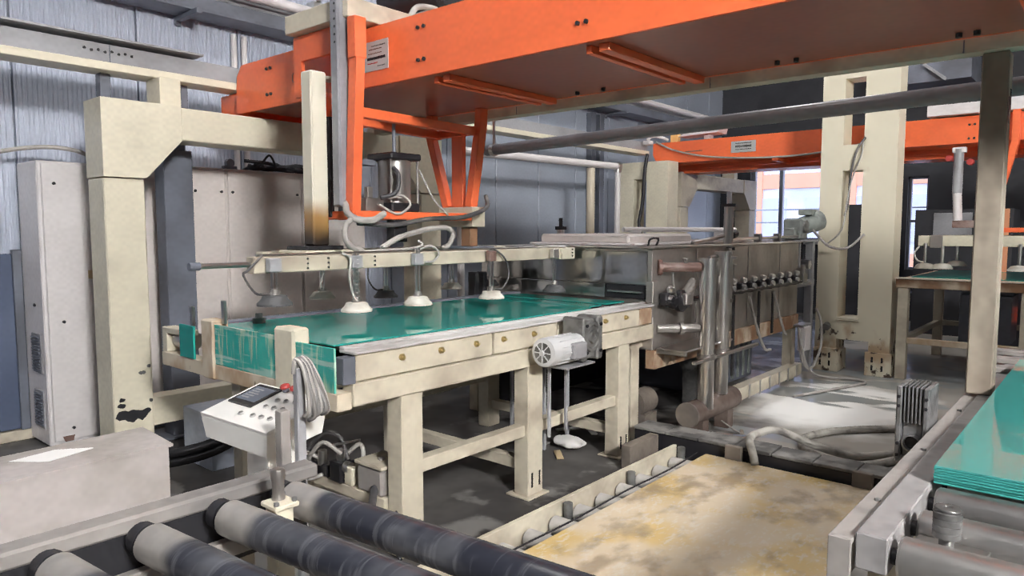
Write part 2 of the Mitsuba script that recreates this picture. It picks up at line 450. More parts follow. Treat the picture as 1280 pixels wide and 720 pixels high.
k = put('wall_right', B(-4.5, 14.6, -6.1, -5.9, 0, 6.6), 'wall_pale'); tag(k, 'plain pale wall on the far right, out of the picture', kind='structure')
k = put('wall_back', B(-4.6, -4.4, -6.0, 6.8, 0, 6.6), 'wall_pale'); tag(k, 'plain pale wall behind the viewer', kind='structure')

# street outside the far windows
k = single('street_ground', B(14.6, 60, -30, 40, -0.2, -0.05), 'ground_outside', 'pale street outside the far window', kind='structure')
fb = thing('factory_building', 'white and orange building across the street, seen through the far window', 'building')
put(fb + '__wall', B(30, 34, -10, 40, -0.05, 11), 'facade_white')
for z in (0.4, 3.6, 6.8):
    put(fb + '__orange_band', B(29.9, 30, -10, 40, z - 0.3, z + 0.3), 'facade_orange')
for i in range(12):
    y = 1.2 + i * 1.9
    for z in (0.9, 4.1):
        put(fb + '__window', B(29.92, 30, y, y + 1.1, z + 0.2, z + 2.0), 'facade_pane')
for y in (8.2, 11.9):
    put(fb + '__orange_pillar', B(29.86, 30, y - 0.2, y + 0.2, 0, 10), 'facade_orange')
rl = thing('railing', 'grey double railing outside the far window', 'railing')
for z in (1.75, 2.05): put(rl + '__rail', B(16.9, 16.95, -3, 14, z, z + 0.03), 'paint_grey')
for y in range(-3, 15, 2): put(rl + '__post', B(16.9, 16.95, y, y + 0.05, -0.06, 2.08), 'paint_grey')

# ------------------------------------------------------------------ lamps
for i, (x, y) in enumerate(LAMPS):
    l = thing('high_bay_lamp', 'long high-bay lamp under the roof, out of the picture', 'lamp', 'high-bay lamps under the roof')
    put(l + '__housing', B(x - 0.75, x + 0.75, y - 0.22, y + 0.22, LAMP_Z + 0.012, LAMP_Z + 0.12), 'paint_white')
    put(l + '__cable', MB().cyl((x - 0.6, y, LAMP_Z + 0.12), (x - 0.6, y, 6.598), 0.006, 6).cyl((x + 0.6, y, LAMP_Z + 0.12), (x + 0.6, y, 6.598), 0.006, 6), 'black')
    k = numbered(l + '__diffuser')
    scene[k] = mikit.ply(MB().add([[x - 0.7, y - 0.18, LAMP_Z], [x - 0.7, y + 0.18, LAMP_Z], [x + 0.7, y + 0.18, LAMP_Z], [x + 0.7, y - 0.18, LAMP_Z]], [[0, 1, 2], [0, 2, 3]]).mesh(),
                         'lamp_emitter_face', emitter={'type': 'area', 'radiance': {'type': 'rgb', 'value': [LAMP_POWER, LAMP_POWER * 0.98, LAMP_POWER * 0.95]}})

for i, (x, y, z) in enumerate(ADDED_FLOODS):
    l = thing('added_floodlight', 'added wide floodlight that brightens the upright faces, out of the picture', 'lamp')
    d = unit((0.6, 0.75, -0.25)); sx = unit(np.cross(d, (0, 0, 1))); u = np.cross(sx, d); c = np.array([x, y, z]); hx = 0.7 * sx; hz = 0.35 * u
    put(l + '__housing', MB().hexa([c - hx - hz - 0.12 * d, c + hx - hz - 0.12 * d, c + hx + hz - 0.12 * d, c - hx + hz - 0.12 * d], [c - hx - hz - 0.01 * d, c + hx - hz - 0.01 * d, c + hx + hz - 0.01 * d, c - hx + hz - 0.01 * d]), 'dark_steel')
    put(l + '__hanger', C(c - 0.06 * d + 0.2 * u, (c[0], c[1], 6.6), 0.03, 10), 'dark_steel')
    q = np.array([c - hx - hz, c + hx - hz, c + hx + hz, c - hx + hz])
    if np.dot(np.cross(q[1] - q[0], q[2] - q[0]), d) < 0: q = q[::-1]
    k = numbered(l + '__face')
    scene[k] = mikit.ply(MB().add(q, [[0, 1, 2], [0, 2, 3]]).mesh(), 'lamp_emitter_face', emitter={'type': 'area', 'radiance': {'type': 'rgb', 'value': [ADDED_FLOOD_POWER, ADDED_FLOOD_POWER * 0.98, ADDED_FLOOD_POWER * 0.96]}})

# ------------------------------------------------------------------ runway rail, portals, dark column
r = thing('runway_rail', 'grey and cream overhead runway rail on the wall side, carrying both orange bridges', 'rail')
put(r + '__flange', B(-3.5, 9.25, 5.30, 5.52, 2.68, 2.735), 'paint_cream')
put(r + '__web', B(-3.5, 9.25, 5.33, 5.50, 2.736, 2.86), 'paint_grey')
put(r + '__lip', MB().box(-3.5, 2.62, 5.27, 5.48, 2.885, 2.90, b=0.002).box(-3.5, 2.62, 5.44, 5.48, 2.86, 2.885, b=0.002), 'paint_grey')
for i, x in enumerate(np.linspace(1.83, 2.13, 8)):
    put(r + '__bolt', C((x, 5.335, 2.812 - 0.008 * (i % 2)), (x, 5.322, 2.812 - 0.008 * (i % 2)), 0.009, 8), 'black')
put(r + '__web_joint', B(1.985, 1.991, 5.326, 5.3295, 2.74, 2.86, b=0.001), 'dark_steel')
put(r + '__bracket', B(1.95, 2.02, 5.42, 5.5, 2.3, 2.68), 'dark_steel')
put(r + '__bracket', B(2.47, 2.56, 5.42, 5.5, 2.3, 2.68), 'dark_steel')


def portal(name, label, x0, x1, y0, rail_z, matname, aged=None):
    p = thing(name, label, 'gantry portal')
    y1 = y0 + 0.27
    for s, x in ((1, x0), (-1, x1)):
        put(p + '__column', B(min(x, x + s * 0.26), max(x, x + s * 0.26), y0, y1, 0.02, 1.94, b=0.008), matname)
        put(p + '__base_plate', B(min(x - s * 0.06, x + s * 0.32), max(x - s * 0.06, x + s * 0.32), y0 - 0.06, y1 + 0.06, 0, 0.02), aged or matname)
        put(p + '__corner_block', MB().prism([(x, 1.948), (x + s * 0.27, 1.948), (x + s * 0.52, 2.22), (x + s * 0.52, 2.46), (x, 2.46)], 'y', y0 - 0.012, y1 + 0.012), matname)
        put(p + '__rail_post', B(min(x + s * 0.45, x + s * 0.60), max(x + s * 0.45, x + s * 0.60), y1 - 0.12, y1 + 0.10, 2.461, rail_z), matname)
    put(p + '__arm', B(x0 + 0.523, x1 - 0.523, y0, y1, 2.225, 2.455, b=0.008), matname)
    put(p + '__tie_beam', B(x0 + 0.262, x1 - 0.262, y0 + 0.05, y0 + 0.2, 0.22, 0.42), matname)
    return p


portal('gantry_portal', 'cream portal frame with chamfered corners standing beside the white cabinets', 1.82, 4.86, 5.08, 2.679, 'paint_cream')
for (x, z) in ((2.0, 0.62), (2.02, 0.62), (2.055, 0.66), (2.06, 0.42)):
    put('gantry_portal__bolt', C((x, 5.082, z), (x, 5.07, z), 0.012, 8), 'cast_metal')
ch = MB()
rr = np.random.default_rng(3)
for (x, z, s) in ((1.93, 0.335, 0.06), (1.99, 0.33, 0.05), (1.88, 0.34, 0.05), (1.87, 0.41, 0.025), (1.875, 0.45, 0.02), (2.03, 0.35, 0.03)):
    a = np.arange(9) * 2 * math.pi / 9
    ch.prism([(x + s * (0.7 + 0.5 * rr.random()) * math.cos(t), z + s * 0.8 * (0.6 + 0.5 * rr.random()) * math.sin(t)) for t in a], 'y', 5.0775, 5.081)
k = put('gantry_portal__chipped_patch', ch, 'black'); labels[k] = {'label': 'black patch where the paint has flaked off the column'}
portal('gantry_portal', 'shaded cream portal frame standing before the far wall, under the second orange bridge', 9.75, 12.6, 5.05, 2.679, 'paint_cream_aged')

dc = thing('steel_column', 'dark blue-grey steel column behind the cream portal', 'column')
put(dc + '__lower_section', B(2.375, 2.595, 5.46, 5.62, 0.02, 2.2, b=0.006), 'dark_steel')
put(dc + '__upper_section', B(2.39, 2.58, 5.53, 5.61, 2.206, 2.675, b=0.006), 'dark_steel')
put(dc + '__base_plate', B(2.28, 2.63, 5.42, 5.75, 0, 0.02), 'dark_steel')

# ------------------------------------------------------------------ cabinets along the wall
def bolts(key, pts, axis, r=0.011, m='black'):
    for (x, y, z) in pts:
        d = {'y': (0, -0.012, 0), 'x': (-0.012, 0, 0)}[axis]
        put(key, C((x, y + 0.001, z), (x + d[0], y + d[1], z + d[2]), r, 8), m)


cb = thing('control_cabinet', 'tall white control cabinet with side vents, leftmost of the row', 'cabinet')
put(cb + '__body', B(1.66, 2.26, 5.855, 6.28, 0.02, 2.09, b=0.008), 'paint_white')
put(cb + '__door', B(1.685, 2.25, 5.83, 5.853, 0.05, 2.075, b=0.006), 'paint_white')
put(cb + '__plinth', B(1.68, 2.24, 5.87, 6.26, 0, 0.02), 'dark_steel')
bolts(cb + '__lock', [(1.76, 5.83, 1.93), (1.78, 5.83, 0.93), (1.81, 5.83, 0.14)], 'y')
bolts(cb + '__lock', [(1.66, 6.02, 1.05)], 'x')
for z0, z1 in ((0.55, 0.84), (0.14, 0.42)):
    v = put(cb + '__vent', B(1.65, 1.66, 5.92, 6.12, z0, z1, b=0.003), 'paint_grey')
    n = 12
    for i in range(n):
        zz = z0 + 0.015 + (z1 - z0 - 0.03) * (i + 0.5) / n
        put(v + '__slat', MB().bar((1.645, 5.935, zz), (1.645, 6.105, zz), 0.012, 0.006, 0.001), 'dark_steel')
k = put(cb + '__tape_scrap', B(1.955, 2.055, 5.827, 5.830, 1.235, 1.30, b=0.001), 'cardboard'); labels[k] = {'label': 'brown scrap of tape stuck on the door'}
k = put(cb + '__red_sticker', MB().prism([(1.735, 0.085), (1.815, 0.085), (1.805, 0.045), (1.75, 0.045)], 'y', 5.827, 5.830), 'rust_pipe'); labels[k] = {'label': 'dark red sticker near the foot of the door'}
xs = [2.28, 2.56, 3.06, 3.79, 4.53]
for i, (a, b) in enumerate(zip(xs[:-1], xs[1:])):
    if i == 0: b = 2.72
    if i == 1: a = 2.735
    names = ['narrow beige cabinet squeezed behind the cream portal column', 'beige cabinet just right of the dark steel column', 'beige cabinet with a lifting eye, directly behind the left end of the glass table',
             'beige cabinet behind the scorched lifting mast']
    cb = thing('control_cabinet', names[i], 'cabinet', 'beige cabinets along the wall')
    m = 'paint_beige'
    put(cb + '__body', B(a, b - 0.004, 5.855, 6.26, 0.02, 2.12, b=0.008), m)
    put(cb + '__door', B(a + 0.012, b - 0.016, 5.832, 5.853, 0.05, 2.10, b=0.006), m)
    put(cb + '__plinth', B(a + 0.02, b - 0.024, 5.87, 6.24, 0, 0.02), 'dark_steel')
    x0, x1 = a + 0.05, b - 0.05
    bolts(cb + '__lock', [(x0, 5.832, 1.92), (x1, 5.832, 1.92), (x0, 5.832, 0.72), (x1, 5.832, 0.72), (x1, 5.832, 0.2)], 'y')
    if i == 2:
        e = put(cb + '__lifting_eye', MB().box(3.08, 3.2, 5.9, 5.95, 2.12, 2.15).cyl((3.14, 5.90, 2.175), (3.14, 5.95, 2.175), 0.035, 14), 'dark_steel')
tr = thing('cable_tangle', 'tangle of black cables lying on top of the beige cabinets', 'cables')
for i in range(7):
    pts = [(3.35 + 0.6 * t + 0.06 * rr.random(), 5.95 + 0.2 * rr.random(), 2.135 + 0.05 * rr.random() + (0.04 if i > 4 else 0)) for t in np.linspace(0, 1, 7)]
    put(tr + '__cable', MB().tube(pts, 0.016, 8), 'black', True)
put(tr + '__cable', MB().tube([(3.4, 5.95, 2.15), (3.46, 5.94, 2.2), (3.52, 5.93, 2.27), (3.56, 5.93, 2.24), (3.6, 5.94, 2.15)], 0.01, 8), 'black', True)
single('grey_hose', MB().tube([(1.25, 6.22, 2.06), (1.5, 6.1, 2.15), (1.75, 6.02, 2.2), (1.95, 5.98, 2.19), (2.1, 5.94, 2.13), (2.2, 5.93, 2.11)], 0.016, 8), 'hose_grey', 'thin grey hose arching over the top of the white control cabinet', 'hose', smooth=True)

tr = thing('cable_tray', 'grey cable tray with pipes running high along the sheet metal wall', 'cable tray')
put(tr + '__tray', MB().box(-3, 13.5, 6.02, 6.32, 3.44, 3.46, b=0.002).box(-3, 13.5, 6.02, 6.04, 3.46, 3.56, b=0.002).box(-3, 13.5, 6.30, 6.32, 3.46, 3.56, b=0.002), 'dark_steel')
put(tr + '__pipe', C((-3, 5.98, 3.66), (13.5, 5.98, 3.66), 0.045, 14), 'paint_white', 40)
put(tr + '__pipe', C((-3, 6.15, 3.62), (13.5, 6.15, 3.62), 0.06, 14), 'paint_grey', 40)
for x in np.arange(-2.5, 13.5, 1.35):
    put(tr + '__bracket', B(x, x + 0.05, 5.93, 6.32, 3.395, 3.44), 'dark_steel')
    put(tr + '__wall_strap', B(x, x + 0.05, 6.322, 6.343, 3.36, 3.62), 'dark_steel')
put(tr + '__clamp', MB().box(4.02, 4.12, 5.91, 6.04, 3.58, 3.75).box(4.05, 4.09, 5.88, 5.92, 3.75, 3.9), 'steel')

# ------------------------------------------------------------------ first orange bridge
b1 = thing('bridge_beam', 'huge orange bridge beam running overhead across the whole picture', 'gantry beam')
X0, X1 = 2.88, 3.98
put(b1 + '__front_plate', MB().prism([(5.20, 2.855), (5.275, 2.78), (5.29, 2.66), (5.29, 2.495), (-2.6, 2.495), (-2.6, 2.855)], 'x', X0, X0 + 0.02), 'paint_orange')
put(b1 + '__bottom_plate', B(X0 + 0.02, X1, -2.6, 5.08, 2.495, 2.515, b=0.001), 'orange_underside_shade')
put(b1 + '__top_plate', B(X0 + 0.02, X1, -2.6, 5.26, 2.835, 2.855, b=0.001), 'paint_orange')
put(b1 + '__rear_plate', B(X1, X1 + 0.02, -2.6, 5.26, 2.495, 2.855, b=0.001), 'paint_orange')
put(b1 + '__end_carriage', B(2.92, 3.9, 5.295, 5.62, 2.46, 2.672, b=0.01), 'paint_orange')
put(b1 + '__end_plate', MB().prism([(X0 + 0.02, 2.516), (X1, 2.516), (X1, 2.834), (X0 + 0.02, 2.834)], 'y', 5.06, 5.08), 'paint_orange')
for y in (4.84, 3.19, 2.05, 0.9):
    for dz in (0, 0.185):
        for dy in (0, 0.05):
            put(b1 + '__bolt', C((X0 + 0.001, y - dy, 2.59 + dz), (X0 - 0.012, y - dy, 2.59 + dz), 0.011, 8), 'black')
for y in (3.08, 2.0, 0.30):
    put(b1 + '__stiffener', MB().box(X0 + 0.06, X1 - 0.02, y - 0.09, y - 0.03, 2.455, 2.494).box(X0 + 0.06, X1 - 0.06, y + 0.01, y + 0.045, 2.455, 2.494), 'paint_orange')
for y in (2.75, 2.55, 1.45, 1.35, 0.62, 0.55):
    put(b1 + '__bolt', C((X1 - 0.12, y, 2.494), (X1 - 0.12, y, 2.475), 0.014, 8), 'black')
np_ = put(b1 + '__name_plate', B(X0 - 0.006, X0 - 0.001, 3.46, 3.70, 2.585, 2.765, b=0.001), 'plate_silver')
labels[np_] = {'label': 'silver name plate with lines of dark and red print'}
for z, a, b, m in ((2.735, 3.485, 3.62, 'cast_metal'), (2.715, 3.52, 3.64, 'rust_pipe'), (2.69, 3.52, 3.65, 'rust_pipe'), (2.66, 3.485, 3.66, 'black'), (2.632, 3.56, 3.66, 'red_button'), (2.61, 3.49, 3.56, 'cast_metal')):
    put(np_ + '__print_line', B(X0 - 0.008, X0 - 0.006, a, b, z - (0.008 if m == 'black' else 0.003), z + (0.008 if m == 'black' else 0.003), b=0.0005), m)
lt = MB()
a = np.linspace(0.6, 2 * math.pi - 0.6, 12)
for t0, t1 in zip(a[:-1], a[1:]):
    c0 = (X0 - 0.002, 4.49 - 0.022 * math.cos(t0), 2.665 + 0.03 * math.sin(t0)); c1 = (X0 - 0.002, 4.49 - 0.022 * math.cos(t1), 2.665 + 0.03 * math.sin(t1))
    lt.bar(c0, c1, 0.004, 0.002, 0.0005)
lt.box(X0 - 0.003, X0 - 0.001, 4.33, 4.43, 2.632, 2.637, b=0.0005)
k = put(b1 + '__faded_emblem', lt, 'cast_metal'); labels[k] = {'label': 'small faded round emblem with a line beside it'}

r2 = thing('cross_rail', 'slim grey and cream rail along the far underside of the big orange beam', 'rail')
put(r2 + '__flange', B(4.02, 4.12, -2.6, 5.05, 2.43, 2.50), 'paint_cream_aged')
put(r2 + '__web', B(4.035, 4.10, -2.6, 5.05, 2.501, 2.545), 'paint_grey')
for y in (3.4, 1.9, 0.62, -0.9): put(r2 + '__joint', B(4.017, 4.019, y, y + 0.006, 2.435, 2.495, b=0.0005), 'dark_steel')

# ------------------------------------------------------------------ lifting carriage on the bridge
lc = thing('lifting_carriage', 'orange lifting carriage hanging from the big orange beam, with a grey motor drum', 'lifting carriage')
put(lc + '__top_box', B(2.66, 4.05, 3.57, 4.24, 2.868, 2.985), 'paint_cream_aged')
put(lc + '__side_plate', MB().prism([(3.57, 2.86), (4.24, 2.86), (4.24, 2.47), (4.10, 2.47), (4.08, 2.53), (3.57, 2.53)], 'x', 2.72, 2.745, holes=[[(3.6, 2.56), (4.13, 2.56), (4.16, 2.70), (3.6, 2.70)]]), 'paint_orange')
put(lc + '__guide_rail', B(2.62, 2.70, 3.615, 3.70, 1.74, 3.25, b=0.012), 'pipe_grey')
for z in np.arange(2.72, 2.95, 0.045): put(lc + '__guide_rail__hole', C((2.6205, 3.645, z), (2.618, 3.645, z), 0.008, 8), 'black')
put(lc + '__leg', MB().bar((2.70, 3.535, 2.86), (2.70, 3.535, 2.62), 0.075, 0.085).bar((2.70, 3.535, 2.64), (2.69, 3.59, 1.70), 0.075, 0.065), 'paint_orange')
put(lc + '__leg', MB().bar((2.74, 3.93, 2.47), (2.74, 3.93, 1.68), 0.06, 0.075), 'paint_orange')
put(lc + '__leg', MB().bar((3.93, 4.20, 2.494), (3.93, 4.22, 2.33), 0.065, 0.065).bar((3.93, 4.22, 2.35), (3.93, 4.03, 1.772), 0.065, 0.065), 'paint_orange')
put(lc + '__leg', MB().bar((3.93, 3.67, 2.494), (3.93, 3.68, 2.33), 0.065, 0.075).bar((3.93, 3.68, 2.35), (3.93, 3.78, 1.772), 0.065, 0.075), 'paint_orange')
put(lc + '__upright', B(3.92, 3.96, 3.86, 3.98, 1.771, 2.33), 'paint_orange')
put(lc + '__cross_bar', MB().bar((2.74, 3.90, 2.33), (3.93, 4.12, 2.33), 0.05, 0.06), 'paint_orange')
put(lc + '__cross_bar', MB().bar((2.72, 3.56, 2.31), (3.93, 3.72, 2.33), 0.05, 0.06), 'paint_orange')
put(lc + '__cross_bar', MB().bar((3.93, 4.22, 2.34), (3.93, 3.66, 2.34), 0.05, 0.06), 'paint_orange')
put(lc + '__platform', B(2.68, 3.70, 3.55, 4.02, 1.665, 1.715), 'paint_orange')
put(lc + '__platform_beam', B(3.701, 3.859, 3.72, 3.95, 1.67, 1.71), 'paint_orange')
dm = put(lc + '__drum_motor', C((3.13, 3.72, 1.775), (3.13, 3.72, 2.055), 0.108, 28), 'steel_worn', 40)
put(dm + '__end_cap', B(3.0, 3.26, 3.59, 3.85, 2.055, 2.10, b=0.01), 'black')
put(dm + '__end_cap', B(3.01, 3.25, 3.60, 3.84, 1.716, 1.775, b=0.01), 'black')
for s in (-1, 1):
    put(dm + '__tie_rod', C((3.13 + 0.115 * s, 3.62, 1.775), (3.13 + 0.115 * s, 3.62, 2.055), 0.008, 8), 'steel')
put(dm + '__rod', C((3.13, 3.72, 2.10), (3.13, 3.72, 2.30), 0.012, 8), 'dark_steel')
put(lc + '__valve_block', MB().box(2.80, 2.94, 3.60, 3.72, 1.716, 1.80).box(2.83, 2.87, 3.62, 3.66, 1.80, 1.87), 'steel_worn')
put(lc + '__gear_box', MB().box(2.86, 3.0, 3.80, 3.98, 1.716, 2.02).box(2.83, 3.03, 3.78, 4.0, 2.02, 2.06), 'dark_steel')
put(lc + '__sensor_box', B(2.99, 3.10, 3.56, 3.64, 1.52, 1.664), 'black')
put(lc + '__foot_block', B(3.86, 4.0, 3.70, 4.06, 1.62, 1.77), 'paint_cream_aged')
put(lc + '__foot_stub', B(3.89, 3.97, 3.75, 3.85, 1.475, 1.62), 'rusty_plate')
put(lc + '__black_rod', MB().box(2.66, 2.70, 3.78, 3.85, 1.9, 2.3).box(2.67, 2.70, 3.79, 3.84, 1.68, 1.9), 'black')
for pts, rad, m in (
    ([(2.66, 3.62, 1.76), (2.62, 3.55, 1.70), (2.66, 3.50, 1.66), (2.76, 3.48, 1.66), (2.86, 3.50, 1.70)], 0.021, 'hose_grey'),
    ([(2.62, 3.52, 1.66), (2.57, 3.5, 1.62), (2.55, 3.48, 1.55), (2.58, 3.47, 1.50), (2.66, 3.46, 1.475)], 0.017, 'hose_grey'),
    ([(2.80, 3.45, 1.49), (2.93, 3.46, 1.545), (3.1, 3.47, 1.585), (3.27, 3.48, 1.61), (3.40, 3.5, 1.61), (3.46, 3.5, 1.57), (3.42, 3.5, 1.50), (3.36, 3.5, 1.475)], 0.018, 'hose_grey'),
    ([(2.62, 3.44, 1.47), (2.8, 3.42, 1.475), (3.0, 3.43, 1.48), (3.12, 3.44, 1.50), (3.1, 3.46, 1.53)], 0.009, 'hose_grey'),
    ([(2.7, 3.56, 1.64), (2.95, 3.52, 1.63), (3.25, 3.53, 1.67), (3.6, 3.53, 1.69), (3.85, 3.55, 1.76), (3.9, 3.6, 1.85)], 0.016, 'rubber_hose'),
    ([(2.86, 3.56, 1.76), (3.0, 3.54, 1.7), (3.1, 3.53, 1.76), (3.05, 3.55, 1.82), (2.96, 3.58, 1.8)], 0.008, 'hose_grey'),
    ([(2.9, 3.58, 1.8), (3.0, 3.55, 1.84), (3.03, 3.56, 1.95), (3.02, 3.6, 2.0)], 0.014, 'rubber_hose'),
    ([(3.24, 3.6, 2.0), (3.28, 3.57, 1.9), (3.33, 3.55, 1.8), (3.45, 3.54, 1.7)], 0.008, 'hose_grey')):
    put(lc + '__cable', MB().tube(pts, rad, 10), m, True)
k = put(lc + '__motor_hood', MB().lathe((3.85, 3.90, 3.42), (0, 1, 0), [(0, 0), (0.17, 0), (0.20, 0.03), (0.20, 0.62), (0.16, 0.68), (0, 0.68)], 22), 'black', 40)
labels[k] = {'label': 'round black motor hood on top'}
put(k + '__stand', B(3.74, 3.96, 4.0, 4.2, 2.986, 3.24), 'steel_worn')
put(k + '__cable', MB().tube([(3.2, 3.62, 2.99), (3.3, 3.66, 3.08), (3.5, 3.7, 3.12), (3.68, 3.78, 3.10), (3.75, 3.85, 2.99)], 0.02, 8), 'hose_grey', True)

mast = thing('lifting_mast', 'cream square mast with a scorched black foot, standing on the suction gripper', 'mast')
put(mast + '__post', B(2.52, 2.635, 3.755, 3.865, 1.50, 2.56, b=0.01), 'mast_scorched')
put(mast + '__foot', B(2.44, 2.70, 3.70, 3.93, 1.475, 1.50), 'black')
put(mast + '__top_arm', MB().box(2.54, 2.718, 3.77, 3.85, 2.52, 2.545), 'paint_cream_aged')

# ------------------------------------------------------------------ suction grippers
def bell(x, y, z, h, tone):
    return MB().lathe((x, y, z), (0, 0, 1), [(0.075, 0.004), (0.088, 0), (0.088, 0.012), (0.066, 0.034), (0.060, 0.05), (0.03, 0.054), (0, 0.054)], 24)


def cup(g, x, y, zb, ztop, tone='cup_white', spring=False, hose=0, clamp='paint_grey', face=-1):
    c = put(g + '__suction_cup', bell(x, y, zb, 0.05, tone), tone, 40)
    put(c + '__hub', MB().cyl((x, y, zb + 0.052), (x, y, zb + 0.085), 0.022, 12).box(x - 0.03, x + 0.03, y - 0.012, y + 0.012, zb + 0.05, zb + 0.07), 'steel_worn', 40)
    put(c + '__stem', MB().cyl((x - 0.011, y, zb + 0.08), (x - 0.011, y, ztop), 0.008, 8).cyl((x + 0.014, y, zb + 0.08), (x + 0.014, y, ztop), 0.006, 8), 'chrome', 40)
    if spring:
        m = MB()
        t = np.linspace(0, 9 * 2 * math.pi, 90)
        m.tube(np.c_[x + 0.018 * np.cos(t), y + 0.018 * np.sin(t), zb + 0.09 + (ztop - 0.12 - zb) * t / t[-1]], 0.004, 6, smooth=0)
        put(c + '__spring', m, 'steel_bright', True)
    put(c + '__clamp', MB().box(x - 0.035, x + 0.035, y - 0.02, y + 0.02, 1.385, 1.455), clamp)
    if hose:
        s = hose
        put(c + '__air_hose', MB().tube([(x + s * 0.03, y, zb + 0.06), (x + s * 0.11, y - 0.01, zb + 0.07), (x + s * 0.17, y - 0.01, zb + 0.16), (x + s * 0.14, y, 1.40), (x + s * 0.05, y + 0.02, 1.47)], 0.006, 8), 'rubber_hose', True)
    return c


g = thing('suction_gripper', 'cream suction gripper frame with bell-shaped cups hovering over the near glass table', 'suction gripper')
put(g + '__beam', B(1.86, 4.419, 3.30, 3.37, 1.378, 1.462), 'paint_cream_aged')
put(g + '__beam', B(2.32, 4.6, 4.02, 4.09, 1.378, 1.462), 'paint_cream_aged')
put(g + '__end_plate', B(4.42, 4.59, 3.28, 3.37, 1.37, 1.46), 'paint_cream')
for x in (2.40, 3.32, 3.95, 4.5):
    put(g + '__cross_member', B(x - 0.035, x + 0.035, 3.371, 4.019, 1.39, 1.455), 'paint_cream_aged')
put(g + '__top_rail', MB().box(1.9, 4.55, 3.33, 3.36, 1.463, 1.474).box(2.36, 4.4, 3.95, 3.98, 1.463, 1.474), 'steel')
put(g + '__mast_plate', B(2.40, 2.75, 3.66, 3.96, 1.456, 1.474), 'paint_cream')
put(g + '__mast_plate', B(3.82, 4.06, 3.66, 3.98, 1.456, 1.474), 'dark_steel')
for x in (2.17, 2.30, 2.62, 4.55):
    for z in (1.395, 1.42, 1.445): put(g + '__bolt', C((x, 3.301 if x < 4.4 else 3.281, z), (x, 3.292 if x < 4.4 else 3.272, z), 0.006, 6), 'black')
cup(g, 1.95, 3.265, 1.215, 1.40, 'cup_grey', hose=-1, clamp='paint_grey')
cup(g, 2.46, 3.265, 1.14, 1.47, 'cup_white', spring=True)
cup(g, 2.92, 3.265, 1.14, 1.49, 'cup_white')
cup(g, 3.59, 3.265, 1.13, 1.47, 'cup_white', hose=1, clamp='rust_pipe')
cup(g, 4.30, 3.265, 1.13, 1.46, 'cup_grey', clamp='steel_worn')
cup(g, 2.82, 4.12, 1.13, 1.40, 'cup_white', hose=0)
cup(g, 3.37, 4.12, 1.10, 1.40, 'cup_grey', hose=-1)
cup(g, 4.05, 4.12, 1.12, 1.40, 'cup_white')
cup(g, 4.50, 4.12, 1.12, 1.40, 'cup_grey')
for pts in ([(2.38, 3.285, 1.47), (2.42, 3.26, 1.44), (2.40, 3.245, 1.33), (2.43, 3.245, 1.22), (2.46, 3.25, 1.20)], [(2.92, 3.27, 1.47), (3.02, 3.26, 1.5), (3.09, 3.255, 1.46), (3.05, 3.25, 1.41), (2.97, 3.25, 1.40)],
            [(2.82, 4.1, 1.2), (2.78, 4.08, 1.23), (2.80, 4.05, 1.34), (2.86, 4.05, 1.4)]):
    put(g + '__air_hose', MB().tube(pts, 0.007, 8), 'hose_grey', True)
put(g + '__air_pipe', C((1.58, 3.335, 1.425), (1.86, 3.335, 1.425), 0.014, 10), 'steel', 40)
put(g + '__air_pipe__tip', C((1.55, 3.335, 1.425), (1.60, 3.335, 1.425), 0.02, 10), 'dark_steel', 40)

# ------------------------------------------------------------------ the near glass table
t = thing('glass_table', 'long cream glass loading table with a silver geared motor, left of the washing machine', 'conveyor table')
put(t + '__side_beam', B(1.93, 4.63, 2.595, 2.68, 0.80, 0.905), 'paint_cream_aged')
for a, b in ((1.95, 2.872), (2.888, 3.46), (3.476, 4.44), (4.448, 4.62)):
    k = put(t + '__side_plate', B(a, b, 2.605, 2.635, 0.912, 1.035), 'rusty_plate' if a > 4.4 else 'paint_cream_aged')
put(t + '__bearing_lip', B(1.95, 4.6, 2.636, 2.70, 0.906, 1.03), 'dark_steel')
put(t + '__edge_strip', MB().box(1.93, 4.62, 2.585, 2.70, 1.038, 1.052).box(1.93, 4.62, 2.66, 2.70, 1.052, 1.068), 'steel_edge')
for x in (2.22, 2.48, 2.74, 2.96, 3.23, 3.99, 4.25):
    put(t + '__bolt', MB().cyl((x, 2.606, 0.99), (x, 2.592, 0.99), 0.017, 6).cyl((x, 2.592, 0.99), (x, 2.578, 0.99), 0.008, 8), 'brass')
for x in (2.22, 3.19, 4.18):
    put(t + '__leg', B(x, x + 0.14, 2.61, 2.72, 0.012, 0.80), 'paint_cream_aged')
    put(t + '__foot_plate', B(x - 0.03, x + 0.17, 2.58, 2.76, 0, 0.012), 'paint_cream_aged')
    for s in (0.03, 0.10): put(t + '__foot_slot', MB().box(x + s, x + s + 0.014, 2.606, 2.6095, 0.06, 0.15, b=0.001), 'black')
    put(t + '__leg', B(x, x + 0.14, 3.84, 3.95, 0.0, 0.80), 'paint_cream_aged')
for a, b in ((2.362, 3.188), (3.332, 4.178)):
    put(t + '__crossbar', B(a, b, 2.63, 2.70, 0.375, 0.445), 'paint_cream_aged')
    put(t + '__crossbar', B(a, b, 3.86, 3.92, 0.375, 0.435), 'paint_cream_aged')
for x in (2.25, 3.22, 4.21):
    put(t + '__crossbar', B(x, x + 0.07, 2.722, 3.838, 0.15, 0.22), 'paint_cream_aged')
put(t + '__side_beam', B(1.93, 4.63, 3.87, 3.95, 0.80, 1.03), 'paint_cream_aged')
put(t + '__edge_strip', MB().box(1.9, 4.62, 3.86, 3.95, 1.035, 1.075), 'dark_steel')
put(t + '__bed_plate', B(1.95, 4.6, 2.70, 3.86, 0.955, 0.97), 'black')
put(t + '__end_beam', B(1.845, 1.925, 2.60, 4.36, 0.79, 0.872), 'cream_rust')
